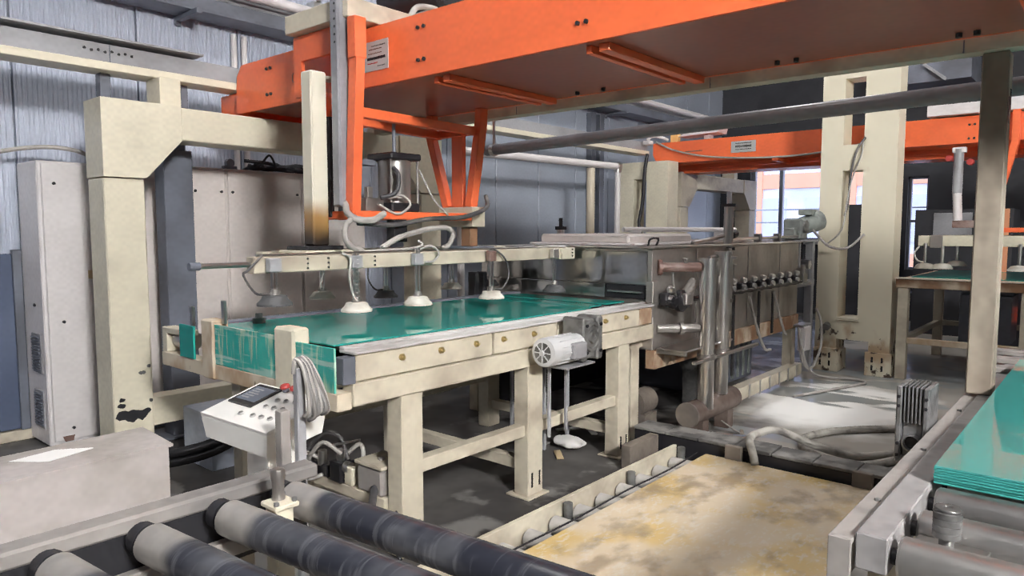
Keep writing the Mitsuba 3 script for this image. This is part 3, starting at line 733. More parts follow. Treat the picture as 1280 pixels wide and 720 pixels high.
put(t + '__end_post', B(1.835, 1.93, 2.925, 3.095, 0.79, 1.135, b=0.012), 'paint_cream')
put(t + '__end_post', B(1.835, 1.93, 3.705, 3.835, 0.785, 1.11, b=0.008), 'cream_rust')
put(t + '__end_post', B(1.85, 1.93, 4.30, 4.36, 0.873, 1.02), 'paint_cream')
put(t + '__end_bar', MB().box(1.85, 1.93, 4.06, 4.36, 0.985, 1.02), 'paint_cream')
put(t + '__end_bracket', MB().box(1.88, 1.90, 4.03, 4.06, 1.02, 1.16).box(1.88, 1.9, 3.66, 3.69, 1.09, 1.22), 'steel')
put(t + '__end_roller', C((1.93, 4.12, 0.945), (1.93, 4.29, 0.945), 0.055, 16), 'roller_steel', 40)
put(t + '__end_support', B(1.90, 1.99, 3.55, 3.64, 0, 0.79), 'paint_cream_aged')
put(t + '__corner_bracket', MB().box(1.88, 1.95, 2.60, 2.66, 0.905, 1.03), 'dark_steel')
for i in range(12):
    x = 2.06 + 0.22 * i
    put(t + '__roller', C((x, 2.72, 1.035), (x, 3.85, 1.035), 0.025, 12), 'rubber_hose', 40)
# geared motor on the front beam
mo = put(t + '__geared_motor', MB().lathe((3.13, 2.455, 0.905), (1, 0, 0), [(0, 0), (0.072, 0), (0.082, 0.006), (0.085, 0.02), (0.085, 0.075), (0.078, 0.08), (0.078, 0.32), (0.06, 0.34), (0, 0.34)], 28), 'motor_silver', 35)
labels[mo] = {'label': 'silver motor with a round fan grille and a dark gearbox'}
put(mo + '__fan_grille', MB().lathe((3.129, 2.455, 0.905), (-1, 0, 0), [(0.058, 0.0), (0.058, 0.003), (0.018, 0.004), (0.018, 0.0)], 24), 'cast_metal')
for i in range(8):
    a = i * math.pi / 4
    put(mo + '__grille_spoke', MB().bar((3.123, 2.455 + 0.018 * math.cos(a), 0.905 + 0.018 * math.sin(a)), (3.123, 2.455 + 0.06 * math.cos(a), 0.905 + 0.06 * math.sin(a)), 0.006, 0.006, 0.001), 'motor_silver')
put(mo + '__grille_hub', C((3.127, 2.455, 0.905), (3.115, 2.455, 0.905), 0.016, 12), 'motor_silver')
for i in range(9):
    a = math.radians(-40 + 28 * i + 60)
    put(mo + '__cooling_fin', MB().bar((3.22, 2.455 + 0.082 * math.cos(a), 0.905 + 0.082 * math.sin(a)), (3.43, 2.455 + 0.082 * math.cos(a), 0.905 + 0.082 * math.sin(a)), 0.006, 0.006, 0.001), 'motor_silver')
put(mo + '__terminal_box', MB().box(3.30, 3.43, 2.355, 2.40, 0.85, 0.945, b=0.008), 'paint_grey')
put(mo + '__gearbox', MB().box(3.45, 3.50, 2.40, 2.56, 0.81, 1.075, b=0.01).box(3.50, 3.60, 2.42, 2.55, 0.82, 1.065, b=0.01).box(3.60, 3.66, 2.40, 2.56, 0.81, 1.075, b=0.01), 'cast_metal')
put(mo + '__gearbox_flange', MB().lathe((3.555, 2.42, 0.955), (0, -1, 0), [(0, 0), (0.09, 0), (0.09, 0.018), (0.07, 0.02), (0.065, 0.012), (0.042, 0.012), (0.04, 0.03), (0.022, 0.03), (0.02, 0.022), (0, 0.022)], 28), 'cast_metal', 30)
for a in range(4):
    aa = math.pi / 4 + a * math.pi / 2
    put(mo + '__flange_bolt', C((3.555 + 0.105 * math.cos(aa), 2.40, 0.945 + 0.115 * math.sin(aa)), (3.555 + 0.105 * math.cos(aa), 2.388, 0.945 + 0.115 * math.sin(aa)), 0.01, 6), 'black')
put(mo + '__shaft', C((3.555, 2.55, 0.955), (3.555, 2.64, 0.955), 0.03, 12), 'steel', 40)
put(mo + '__mount_plate', MB().box(3.28, 3.58, 2.40, 2.60, 0.79, 0.802), 'paint_grey')
put(mo + '__mount_plate', MB().box(3.33, 3.35, 2.56, 2.58, 0.35, 0.79).box(3.50, 3.52, 2.56, 2.58, 0.35, 0.79), 'paint_grey')
put(t + '__guide_block', MB().box(4.22, 4.27, 4.02, 4.10, 0.8, 1.25).box(4.32, 4.37, 4.02, 4.10, 0.8, 1.25), 'black')
put(t + '__guide_block', MB().box(4.2, 4.4, 3.951, 4.02, 0.82, 0.9), 'paint_grey')

gs = thing('glass_sheet', 'large green glass sheet lying flat on the near glass table under the suction cups', 'glass sheet')
put(gs + '__pane', B(1.93, 4.02, 2.74, 3.82, 1.0605, 1.0685, b=0.001), 'glass_green')
gs = thing('glass_sheet', 'narrow green glass strip on the near glass table, beside the washing machine inlet', 'glass sheet', 'narrow glass strips at the washer inlet')
put(gs + '__pane', B(4.06, 4.22, 2.78, 3.82, 1.0605, 1.0685, b=0.001), 'glass_green')
gs = thing('glass_sheet', 'green glass strip half inside the washing machine inlet slot', 'glass sheet', 'narrow glass strips at the washer inlet')
put(gs + '__pane', B(4.30, 4.55, 2.80, 3.82, 1.0605, 1.0685, b=0.001), 'glass_green')
UP = 'upright glass panes at the table end'
single('upright_glass_sheet', B(1.846, 1.858, 3.10, 3.70, 0.873, 1.088, b=0.001), 'glass_dripped', 'paint-dripped green glass pane standing on edge between the two cream end posts', 'glass sheet', UP)
single('upright_glass_sheet', B(1.846, 1.858, 2.62, 2.92, 0.873, 1.075, b=0.001), 'glass_dripped', 'paint-dripped green glass pane standing on edge by the front corner of the glass table', 'glass sheet', UP)
single('upright_glass_sheet', B(1.836, 1.848, 3.93, 4.10, 0.873, 1.06, b=0.001), 'glass_green', 'small clean green glass pane standing on edge at the left tip of the table', 'glass sheet', UP)
single('clamp_knob', MB().cyl((2.12, 3.72, 1.069), (2.12, 3.72, 1.10), 0.035, 12).cyl((2.12, 3.72, 1.10), (2.12, 3.72, 1.125), 0.02, 12), 'cast_metal', 'small dark knob on the back left of the glass sheet on the near table', 'knob', smooth=40)

# ------------------------------------------------------------------ washing machine
w = thing('washing_machine', 'long stained stainless glass washing machine with a row of black roller drives', 'washing machine')
put(w + '__housing', B(4.66, 7.75, 2.62, 4.36, 0.70, 1.46, b=0.006), 'steel_worn')
for x in (5.35, 6.4, 7.2): put(w + '__housing__seam', MB().box(x, x + 0.012, 2.614, 2.619, 0.72, 1.45, b=0.001), 'steel')
put(w + '__inlet_plate', B(4.64, 4.658, 2.66, 4.33, 1.19, 1.435, b=0.002), 'steel_mirror')
put(w + '__inlet_plate', B(4.635, 4.658, 3.03, 4.33, 1.08, 1.185, b=0.002), 'steel_mirror')
put(w + '__inlet_slot', MB().box(4.645, 4.657, 2.66, 3.025, 1.08, 1.185, b=0.001), 'black')
put(w + '__inlet_slot__lip', MB().box(4.62, 4.645, 2.70, 3.0, 1.125, 1.14, b=0.002), 'steel')
put(w + '__inlet_frame', MB().box(4.63, 4.66, 2.615, 2.655, 0.95, 1.45).box(4.62, 4.70, 2.60, 2.66, 1.06, 1.22), 'steel_worn')
put(w + '__top_trim', MB().box(4.60, 7.75, 2.58, 2.70, 1.462, 1.478, b=0.003).box(4.60, 4.66, 2.60, 3.7, 1.462, 1.478, b=0.003), 'steel_bright')
put(w + '__lid', MB().box(4.70, 5.75, 2.86, 3.72, 1.485, 1.565, b=0.02), 'paint_beige')
put(w + '__lid', MB().box(4.66, 5.85, 2.78, 3.80, 1.479, 1.497, b=0.004), 'paint_white')
put(w + '__lid_handle', MB().tube([(4.75, 2.72, 1.478), (4.75, 2.70, 1.53), (4.87, 2.70, 1.53), (4.87, 2.72, 1.478)], 0.008, 8, smooth=3), 'black', True)
put(w + '__lid', MB().box(5.95, 7.7, 2.75, 4.2, 1.479, 1.492, b=0.004), 'steel')
put(w + '__lid_lever', MB().tube([(5.4, 2.68, 1.49), (5.7, 2.66, 1.52), (6.0, 2.66, 1.55), (6.15, 2.66, 1.56)], 0.018, 8), 'steel_worn', True)
put(w + '__lid_lever', C((6.12, 2.66, 1.55), (6.2, 2.66, 1.565), 0.035, 10), 'black', 40)
put(w + '__spindle', MB().cyl((6.1, 2.66, 1.51), (7.9, 2.66, 1.53), 0.014, 8), 'steel', 40)
for x in (6.75, 7.25): put(w + '__spindle__clamp', B(x - 0.03, x + 0.03, 2.64, 2.70, 1.48, 1.56), 'cast_metal')
c = put(w + '__pneumatic_cylinder', C((5.98, 2.63, 1.44), (5.98, 2.63, 1.80), 0.042, 18), 'steel', 40)
put(c + '__collar', MB().cyl((5.98, 2.63, 1.80), (5.98, 2.63, 1.825), 0.058, 16).cyl((5.98, 2.63, 1.42), (5.98, 2.63, 1.445), 0.058, 16), 'black', 40)
put(c + '__rod', C((5.98, 2.63, 1.825), (5.98, 2.63, 1.93), 0.022, 12), 'chrome', 40)
put(c + '__bracket', MB().box(5.90, 6.06, 2.58, 2.62, 1.22, 1.44).box(5.95, 6.0, 2.55, 2.59, 1.08, 1.3), 'steel_worn')
c = put(w + '__pneumatic_cylinder', C((5.5, 4.1, 1.46), (5.5, 4.1, 1.60), 0.035, 14), 'paint_white', 40)
put(c + '__collar', C((5.5, 4.1, 1.60), (5.5, 4.1, 1.63), 0.055, 14), 'black', 40)
put(c + '__rod', C((5.5, 4.1, 1.63), (5.5, 4.1, 1.71), 0.018, 10), 'black', 40)
put(w + '__white_pipe', C((6.3, 3.9, 1.60), (8.6, 3.7, 1.60), 0.028, 10), 'paint_white', 40)
for x in (6.4, 8.4): put(w + '__white_pipe__stand', B(x - 0.015, x + 0.015, 3.75, 3.88, 1.46 if x < 7.7 else 0, 1.59), 'paint_white')
# roller drives in a row on the side
for i in range(13):
    x = 4.78 + 0.225 * i
    if 4.95 < x < 5.35: continue
    d = put(w + '__roller_drive', MB().box(x - 0.05, x + 0.05, 2.545, 2.612, 1.03, 1.13, b=0.012), 'black')
    put(d + '__nut', MB().lathe((x, 2.545, 1.085), (0, -1, 0), [(0, 0), (0.03, 0), (0.03, 0.02), (0.018, 0.03), (0, 0.03)], 14), 'chrome', 40)
    put(d + '__knob', MB().lathe((x + 0.03, 2.56, 1.128), (0, -0.3, 1), [(0, 0), (0.022, 0), (0.034, 0.02), (0.03, 0.045), (0, 0.055)], 14), 'chrome', 40)
put(w + '__drive_shaft', C((4.68, 2.535, 1.06), (7.6, 2.535, 1.06), 0.02, 10), 'black_gloss', 40)
for x, r in ((4.80, 0.05), (4.93, 0.085), (5.02, 0.06), (5.42, 0.05)):
    put(w + '__drive_gear', MB().lathe((x, 2.50, 1.06), (0, 1, 0), [(0, 0), (r * 0.5, 0), (r, 0.015), (r, 0.05), (r * 0.6, 0.06), (0, 0.06)], 18), 'black_gloss', 30)
put(w + '__drive_motor', MB().cyl((4.98, 2.52, 1.10), (5.08, 2.50, 1.20), 0.045, 14).box(4.9, 5.02, 2.47, 2.56, 1.03, 1.12, b=0.01), 'steel_worn', 35)
put(w + '__base_beam', B(4.66, 7.75, 2.60, 2.68, 0.56, 0.70), 'rusty_plate')
put(w + '__base_beam', B(4.66, 7.75, 4.28, 4.36, 0.56, 0.70), 'cream_rust')
for x in (4.50, 5.86, 7.62):
    put(w + '__leg', B(x, x + 0.11, 2.70 if x < 5 else 2.62, 2.80 if x < 5 else 2.72, 0, 0.80 if x < 5 else 0.56), 'paint_cream_aged')
    put(w + '__leg', B(x, x + 0.11, 4.26, 4.36, 0, 0.56), 'paint_cream_aged')
put(w + '__leg_header', B(4.48, 4.66, 2.70, 2.82, 0.72, 0.80), 'paint_cream_aged')
put(w + '__foot_beam', B(5.3, 7.78, 2.56, 2.66, 0.05, 0.17), 'paint_cream_aged')
for i in range(9): put(w + '__foot_beam__strap', B(5.6 + 0.25 * i, 5.63 + 0.25 * i, 2.552, 2.56, 0.04, 0.176, b=0.001), 'steel')
put(w + '__under_shade_sheet', B(4.70, 7.75, 4.22, 4.25, 0.0, 0.699), 'black')  # black sheet added to stand for the shade under the machine
put(w + '__side_shelf', MB().box(4.68, 5.5, 2.36, 2.60, 0.705, 0.72).box(4.68, 4.71, 2.36, 2.6, 0.68, 0.705), 'steel')
put(w + '__side_shelf', MB().box(4.72, 5.9, 2.30, 2.33, 0.62, 0.645), 'steel')
for x, z0, z1 in ((5.66, 0.35, 1.02), (6.02, 0.3, 1.02), (6.6, 0.6, 1.02), (6.95, 0.58, 1.0)):
    put(w + '__drain_strip', B(x, x + 0.04, 2.585, 2.599, z0, z1, b=0.002), 'black')
# filter tubes and drum in front of the housing
for i, (x, y, z0, z1, r) in enumerate(((5.02, 2.36, 0.24, 1.365, 0.062), (5.33, 2.38, 0.3, 1.41, 0.058), (5.62, 2.48, 0.9, 1.36, 0.05))):
    c = put(w + '__filter_tube', C((x, y, z0), (x, y, z1), r, 24), 'steel_bright', 40)
    put(c + '__cap', C((x, y, z1), (x, y, z1 + 0.02), r + (0.012 if i < 2 else 0.035), 24), 'steel_bright', 40)
    put(c + '__clamp_ring', C((x, y, 0.62 if i < 2 else 1.0), (x, y, 0.66 if i < 2 else 1.03), r + 0.008, 24), 'steel_worn', 40)
put(w + '__branch_pipe', MB().cyl((4.72, 2.62, 1.32), (4.97, 2.40, 1.32), 0.036, 14).cyl((4.72, 2.62, 1.32), (4.74, 2.60, 1.32), 0.06, 14), 'rust_pipe', 40)
put(w + '__branch_pipe', MB().cyl((4.72, 2.62, 0.86), (4.97, 2.40, 0.86), 0.034, 14).cyl((4.85, 2.5, 0.86), (4.87, 2.48, 0.86), 0.05, 14), 'steel_worn', 40)
put(w + '__branch_pipe', C((5.05, 2.37, 1.385), (5.62, 2.47, 1.40), 0.015, 10), 'steel', 40)
put(w + '__tap', MB().cyl((4.88, 2.475, 1.35), (4.88, 2.475, 1.39), 0.02, 10).box(4.85, 4.91, 2.46, 2.49, 1.375, 1.39), 'steel_worn', 40)
put(w + '__thin_pipe', MB().tube([(4.82, 2.55, 1.32), (4.82, 2.54, 1.2), (4.84, 2.53, 1.1)], 0.01, 8), 'steel', True)
dr_ = put(w + '__drum', C((4.82, 2.40, 0.22), (5.60, 2.40, 0.22), 0.088, 26), 'rust_dark', 40)
put(dr_ + '__flange', C((4.80, 2.40, 0.22), (4.82, 2.40, 0.22), 0.094, 26), 'block_brown', 40)
for x in (4.95, 5.4): put(dr_ + '__saddle', B(x, x + 0.1, 2.34, 2.46, 0, 0.15), 'rust_dark')
put(w + '__pump', MB().cyl((4.78, 2.85, 0.24), (5.0, 2.85, 0.24), 0.10, 20).box(4.8, 4.98, 2.75, 2.95, 0, 0.16), 'block_brown', 40)
put(w + '__pump', MB().cyl((5.9, 2.95, 0.42), (6.3, 2.95, 0.42), 0.10, 20).box(5.95, 6.25, 2.87, 3.03, 0, 0.34).cyl((6.3, 2.95, 0.42), (6.34, 2.95, 0.42), 0.13, 20), 'cast_metal', 40)
wt = put(w + '__water_tank', B(6.35, 7.5, 3.0, 3.9, 0.03, 0.5), 'dark_steel')
for i in range(8): put(wt + '__rib', B(6.4 + i * 0.14, 6.44 + i * 0.14, 2.985, 3.0, 0.06, 0.48, b=0.002), 'motor_green')
for x in (6.4, 7.35): put(wt + '__foot', B(x, x + 0.1, 3.05, 3.85, 0, 0.03), 'dark_steel')
# geared motor at the outlet
em = put(w + '__outlet_motor', MB().lathe((8.02, 2.72, 1.62), (0.75, -0.35, 0.25), [(0, 0), (0.09, 0), (0.10, 0.02), (0.10, 0.2), (0.115, 0.22), (0.115, 0.30), (0, 0.32)], 24), 'motor_green', 35)
put(em + '__gear_head', MB().box(7.82, 8.02, 2.62, 2.82, 1.49, 1.72, b=0.02).box(7.72, 7.82, 2.66, 2.78, 1.5, 1.62, b=0.01), 'motor_green')
put(em + '__gear_cover', MB().lathe((7.92, 2.62, 1.63), (0, -1, 0), [(0, 0), (0.07, 0), (0.07, 0.02), (0.03, 0.03), (0, 0.03)], 18), 'cast_metal', 30)
put(em + '__terminal_box', MB().box(8.05, 8.3, 2.6, 2.74, 1.76, 1.82), 'motor_green')
put(em + '__mount_frame', MB().box(7.752, 8.35, 2.60, 2.90, 1.465, 1.489).box(7.78, 7.82, 2.62, 2.66, 1.05, 1.465).box(8.2, 8.28, 2.62, 2.70, 0.0, 1.465).box(7.752, 8.3, 2.62, 2.68, 0.98, 1.05), 'paint_grey')
put(em + '__dark_cover', B(7.83, 8.19, 2.72, 2.95, 1.06, 1.46), 'black')
put(em + '__roller_end', MB().cyl((8.0, 2.58, 1.22), (8.0, 2.80, 1.22), 0.05, 16), 'chrome', 40)
put(em + '__bearing_plate', MB().box(7.85, 8.2, 2.66, 2.70, 1.05, 1.2).box(7.9, 8.0, 2.6, 2.66, 1.0, 1.12).box(7.72, 7.86, 2.58, 2.66, 1.06, 1.2), 'steel')
put(em + '__hand_wheel', MB().lathe((7.72, 2.56, 1.03), (0, 0, 1), [(0.04, 0), (0.09, 0), (0.09, 0.014), (0.02, 0.022), (0.018, 0.2), (0, 0.2)], 20), 'steel', 30)
put(w + '__white_box', MB().box(7.62, 7.80, 2.48, 2.56, 0.32, 0.58, b=0.008), 'paint_white')
put(w + '__white_box__hanger', MB().box(7.6, 7.9, 2.5, 2.62, 0.58, 0.60), 'paint_grey')
for pts in ([(6.9, 2.56, 1.0), (6.93, 2.5, 0.75), (7.0, 2.48, 0.6), (7.1, 2.5, 0.56)], [(7.5, 2.5, 0.55), (7.42, 2.45, 0.3), (7.55, 2.42, 0.16), (7.75, 2.42, 0.18), (7.95, 2.42, 0.35), (8.02, 2.45, 0.6), (8.0, 2.5, 0.75)],
            [(7.4, 2.48, 0.6), (7.4, 2.44, 0.4), (7.5, 2.42, 0.2), (7.7, 2.40, 0.08), (7.88, 2.3, 0.03), (8.0, 2.1, 0.02), (7.9, 1.95, 0.018), (7.4, 2.1, 0.018), (6.8, 2.3, 0.018)],
            [(6.3, 2.56, 1.0), (6.36, 2.5, 0.7), (6.5, 2.48, 0.5), (6.7, 2.5, 0.46)], [(8.1, 2.6, 1.6), (8.2, 2.45, 1.42), (8.35, 2.3, 1.4), (8.42, 2.15, 1.55)]):
    put(w + '__cable', MB().tube(pts, 0.014, 8), 'hose_grey', True)

# ------------------------------------------------------------------ ladder columns of the second machine
def ladder(name, label, x, y0, ztop, holes, m):
    L = thing(name, label, 'column')
    put(L + '__frame', MB().prism([(y0, 0.0), (y0 + 0.21, 0.0), (y0 + 0.21, 0.37), (y0 + 0.545, 0.37), (y0 + 0.545, 0.0), (y0 + 0.78, 0.0), (y0 + 0.78, ztop), (y0, ztop)], 'x', x, x + 0.30,
        holes=[[(y0 + 0.335, a), (y0 + 0.545, a), (y0 + 0.545, b), (y0 + 0.335, b)] for a, b in holes]), m)
    for a in (0.0, 0.545):
        f = put(L + '__foot', B(x - 0.035, x - 0.001, y0 + a - 0.03, y0 + a + 0.235, 0.0, 0.26), m)
        for s in (0.05, 0.15):
            for zz in (0.06, 0.15): put(f + '__slot', B(x - 0.038, x - 0.035, y0 + a + s, y0 + a + s + 0.02, zz, zz + 0.06, b=0.001), 'black')
        put(f + '__side', B(x, x + 0.28, y0 + a - 0.03, y0 + a - 0.002, 0.0, 0.24), m)
    put(L + '__hole_rim', MB().box(x - 0.02, x - 0.001, y0 + 0.32, y0 + 0.56, 0.585, 0.62), 'paint_cream')
    return L


lk = ladder('ladder_column', 'cream ladder-like column with rectangular cutouts and a rusted foot, right of the washing machine', 8.44, 1.86, 3.36, ((0.62, 2.25), (2.53, 3.25)), 'cream_rust_base')
put(lk + '__junction', MB().cyl((8.42, 2.5, 0.52), (8.36, 2.5, 0.5), 0.04, 12).cyl((8.42, 2.56, 0.46), (8.38, 2.54, 0.44), 0.03, 12), 'cast_metal', 35)
put(lk + '__cable', MB().tube([(8.43, 2.18, 2.60), (8.41, 2.26, 2.45), (8.41, 2.31, 2.2), (8.42, 2.33, 1.9), (8.42, 2.36, 1.75)], 0.012, 8), 'rubber_hose', True)
put(lk + '__cable', MB().tube([(8.43, 2.20, 2.56), (8.41, 2.21, 2.4), (8.40, 2.28, 2.2), (8.40, 2.33, 1.95), (8.40, 2.38, 1.6), (8.40, 2.55, 1.42)], 0.008, 8), 'hose_grey', True)
ladder('ladder_column', 'cream ladder-like column behind the washing machine, at the wall end of the second orange bridge', 9.0, 4.86, 2.56, ((0.62, 2.32),), 'paint_cream')

# ------------------------------------------------------------------ second bridge, carriage, gripper and table
b2 = thing('bridge_beam', 'smaller-looking orange bridge beam with a silver plate, behind the ladder column', 'gantry beam')
put(b2 + '__front_plate', MB().prism([(5.27, 2.845), (5.27, 2.68), (5.20, 2.55), (-3.5, 2.55), (-3.5, 2.845)], 'x', 9.3, 9.32), 'paint_orange')
put(b2 + '__bottom_plate', B(9.321, 9.8, -3.5, 5.2, 2.55, 2.57, b=0.001), 'paint_orange')
put(b2 + '__top_plate', B(9.321, 9.8, -3.5, 5.27, 2.825, 2.845, b=0.001), 'paint_orange')
put(b2 + '__rear_plate', B(9.8, 9.82, -3.5, 5.27, 2.50, 2.845, b=0.001), 'paint_orange')
for y in (3.5, 2.9, 2.1, 1.2): put(b2 + '__stiffener', B(9.34, 10.3, y - 0.04, y + 0.04, 2.49, 2.549), 'paint_orange')
put(b2 + '__rear_flange', B(9.821, 10.3, -3.5, 5.2, 2.44, 2.50, b=0.002), 'paint_orange')
k = put(b2 + '__name_plate', B(9.292, 9.299, 3.74, 4.08, 2.63, 2.78, b=0.001), 'plate_silver'); labels[k] = {'label': 'silver name plate with dark print'}
for z, h in ((2.75, 0.006), (2.71, 0.014), (2.67, 0.005)): put(k + '__print_line', B(9.289, 9.292, 3.80, 4.02, z - h, z + h, b=0.0005), 'cast_metal')
put(b2 + '__faded_emblem', MB().box(9.296, 9.299, 4.5, 4.75, 2.69, 2.70, b=0.0005), 'cast_metal')
for y in (1.3, 1.35):
    for z in (2.6, 2.75): put(b2 + '__bolt', C((9.301, y, z), (9.288, y, z), 0.012, 6), 'black')
single('signal_cable', MB().tube([(9.26, 5.2, 2.86), (9.24, 4.9, 2.72), (9.22, 4.4, 2.60), (9.2, 3.8, 2.54), (9.2, 3.2, 2.53), (9.2, 2.7, 2.57), (9.22, 2.2, 2.66)], 0.012, 8), 'hose_grey', 'thin pale cable sagging along the front of the smaller orange beam', 'cable', smooth=True)
single('black_cable', MB().tube([(8.93, 5.15, 2.66), (8.9, 5.17, 2.4), (8.91, 5.2, 2.0), (8.9, 5.25, 1.7), (8.9, 5.22, 1.55), (8.9, 5.2, 1.2), (8.9, 5.18, 0.5), (8.88, 5.16, 0.03)], 0.025, 8), 'black', 'thick black cable hanging down beside the cream column behind the washing machine', 'cable', smooth=True)
jc = thing('cable_junction', 'white cable junction bundled at the left tip of the smaller orange beam', 'junction box')
put(jc + '__bundle', MB().box(9.0, 9.12, 5.16, 5.27, 2.80, 2.86, b=0.01).tube([(9.0, 5.2, 2.86), (9.1, 5.15, 2.92), (9.2, 5.05, 2.9), (9.25, 5.0, 2.87)], 0.02, 8), 'paint_white')

c2 = thing('lifting_carriage', 'orange lifting carriage on the smaller orange beam, seen behind the grey-tan post', 'lifting carriage')
put(c2 + '__top_box', B(9.2, 10.2, 0.4, 1.75, 2.86, 2.98), 'paint_white')
put(c2 + '__motor', MB().box(9.3, 9.5, 0.75, 1.0, 2.98, 3.1).cyl((9.4, 0.85, 3.04), (9.4, 0.6, 3.04), 0.09, 14), 'motor_silver')
put(c2 + '__leg', MB().bar((9.25, 0.92, 2.86), (9.25, 0.92, 2.5), 0.07, 0.09).bar((9.25, 0.92, 2.52), (9.25, 1.12, 1.62), 0.07, 0.09), 'paint_orange')
put(c2 + '__leg', MB().bar((9.25, 0.60, 2.86), (9.25, 0.60, 2.5), 0.07, 0.09).bar((9.25, 0.60, 2.52), (9.25, 0.66, 1.62), 0.07, 0.09), 'paint_orange')
put(c2 + '__leg', MB().bar((9.95, 1.3, 2.30), (9.95, 1.12, 1.62), 0.07, 0.09), 'paint_orange')
put(c2 + '__leg', MB().bar((9.95, 0.5, 2.30), (9.95, 0.66, 1.62), 0.07, 0.09), 'paint_orange')
put(c2 + '__platform', B(9.2, 10.0, 0.55, 1.2, 1.57, 1.62), 'paint_orange')
put(c2 + '__guide_rod', MB().cyl((9.2, 1.42, 2.0), (9.2, 1.42, 2.48), 0.05, 12), 'paint_grey', 40)
put(c2 + '__guide_rod', MB().cyl((9.2, 1.40, 1.7), (9.2, 1.42, 2.0), 0.045, 12).box(9.16, 9.24, 1.35, 1.48, 2.44, 2.5), 'paint_white', 40)
for y, z in ((1.5, 2.38), (1.3, 2.33)): put(c2 + '__guide_rod__knob', C((9.18, y, z), (9.1, y, z), 0.035, 10), 'red_button', 40)
put(c2 + '__guide_rod__arm', MB().box(9.18, 9.3, 1.15, 1.45, 1.62, 1.70), 'rust_pipe')
put(c2 + '__column', MB().box(9.2, 9.28, 0.98, 1.08, 1.54, 1.575), 'paint_grey')

g2 = thing('suction_gripper', 'cream suction gripper frame over the second glass table at the right edge', 'suction gripper')
put(g2 + '__beam', B(9.0, 9.07, -1.2, 1.74, 1.42, 1.535), 'paint_cream')
put(g2 + '__beam', B(9.9, 9.97, -1.2, 1.70, 1.42, 1.535), 'paint_cream')
for y in (1.5, 0.85, -0.6): put(g2 + '__cross_member', B(9.071, 9.899, y - 0.035, y + 0.035, 1.43, 1.53), 'paint_cream_aged')
put(g2 + '__corner_block', B(8.97, 9.09, 1.50, 1.62, 1.40, 1.54), 'steel_worn')
for (x, y) in ((8.98, 1.66), (9.02, 1.50), (8.97, 0.80), (9.92, 1.5), (9.9, 0.6)):
    c = put(g2 + '__suction_cup', MB().lathe((x, y, 1.17), (0, 0, 1), [(0.09, 0.004), (0.105, 0), (0.105, 0.014), (0.075, 0.05), (0.03, 0.06), (0, 0.06)], 18), 'cup_white', 40)
    put(c + '__stem', C((x, y, 1.22), (x, y, 1.45), 0.018, 8), 'steel', 40)
put(g2 + '__air_hose', MB().tube([(8.98, 1.66, 1.24), (8.95, 1.73, 1.26), (8.96, 1.76, 1.34), (8.98, 1.72, 1.42)], 0.01, 8), 'cup_white', True)

t2 = thing('glass_table', 'second cream glass table with rusty side beam at the right, behind the ladder column', 'conveyor table')
put(t2 + '__side_beam', B(8.42, 8.50, -1.6, 1.82, 0.985, 1.075), 'rusty_plate')
put(t2 + '__side_beam', B(10.4, 10.48, -1.6, 1.82, 0.985, 1.075), 'cream_rust')
put(t2 + '__end_beam', B(8.501, 10.399, 1.74, 1.82, 0.985, 1.075), 'cream_rust')
put(t2 + '__edge_strip', B(8.40, 8.53, -1.6, 1.825, 1.076, 1.092), 'paint_cream_aged')
put(t2 + '__bed', B(8.53, 10.4, -1.6, 1.739, 1.045, 1.06), 'dark_steel')
for x in (8.43, 10.38):
    for y in (1.70, 0.62, -1.5): put(t2 + '__leg', B(x, x + 0.1, y, y + 0.1, 0, 0.984), 'paint_cream_aged')
put(t2 + '__crossbar', B(8.44, 8.51, -1.4, 1.699, 0.39, 0.45), 'cream_rust')
put(t2 + '__crossbar', B(10.39, 10.46, -1.4, 1.699, 0.39, 0.45), 'paint_cream_aged')
put(t2 + '__crossbar', B(8.531, 10.379, 1.72, 1.78, 0.39, 0.45), 'paint_cream_aged')
put(t2 + '__drive_box', B(9.6, 10.2, 0.9, 1.4, 0.3, 0.85), 'dark_steel')
for x in (9.7, 10.1): put(t2 + '__drive_box__bracket', B(x, x + 0.05, 0.9, 1.4, 0.85, 1.045), 'dark_steel')
gs = thing('glass_sheet', 'green glass sheet lying on the second glass table at the right edge', 'glass sheet')
put(gs + '__pane', B(8.56, 10.3, -1.4, 1.70, 1.0605, 1.098, b=0.001), 'glass_green')
el = thing('electric_cabinet', 'dark electric cabinet with small red lights under the right edge table', 'cabinet')
put(el + '__body', B(10.7, 11.2, 0.2, 1.05, 0.0, 0.95), 'dark_steel')
for (y, z) in ((0.85, 0.62), (0.80, 0.55), (0.83, 0.48), (0.68, 0.58), (0.66, 0.5), (0.64, 0.4)):
    k = numbered(el + '__indicator')
    scene[k] = mikit.ply(C((10.699, y, z), (10.69, y, z), 0.016, 8).mesh(), 'red_button', emitter={'type': 'area', 'radiance': {'type': 'rgb', 'value': [2.5, 0.25, 0.08]}})

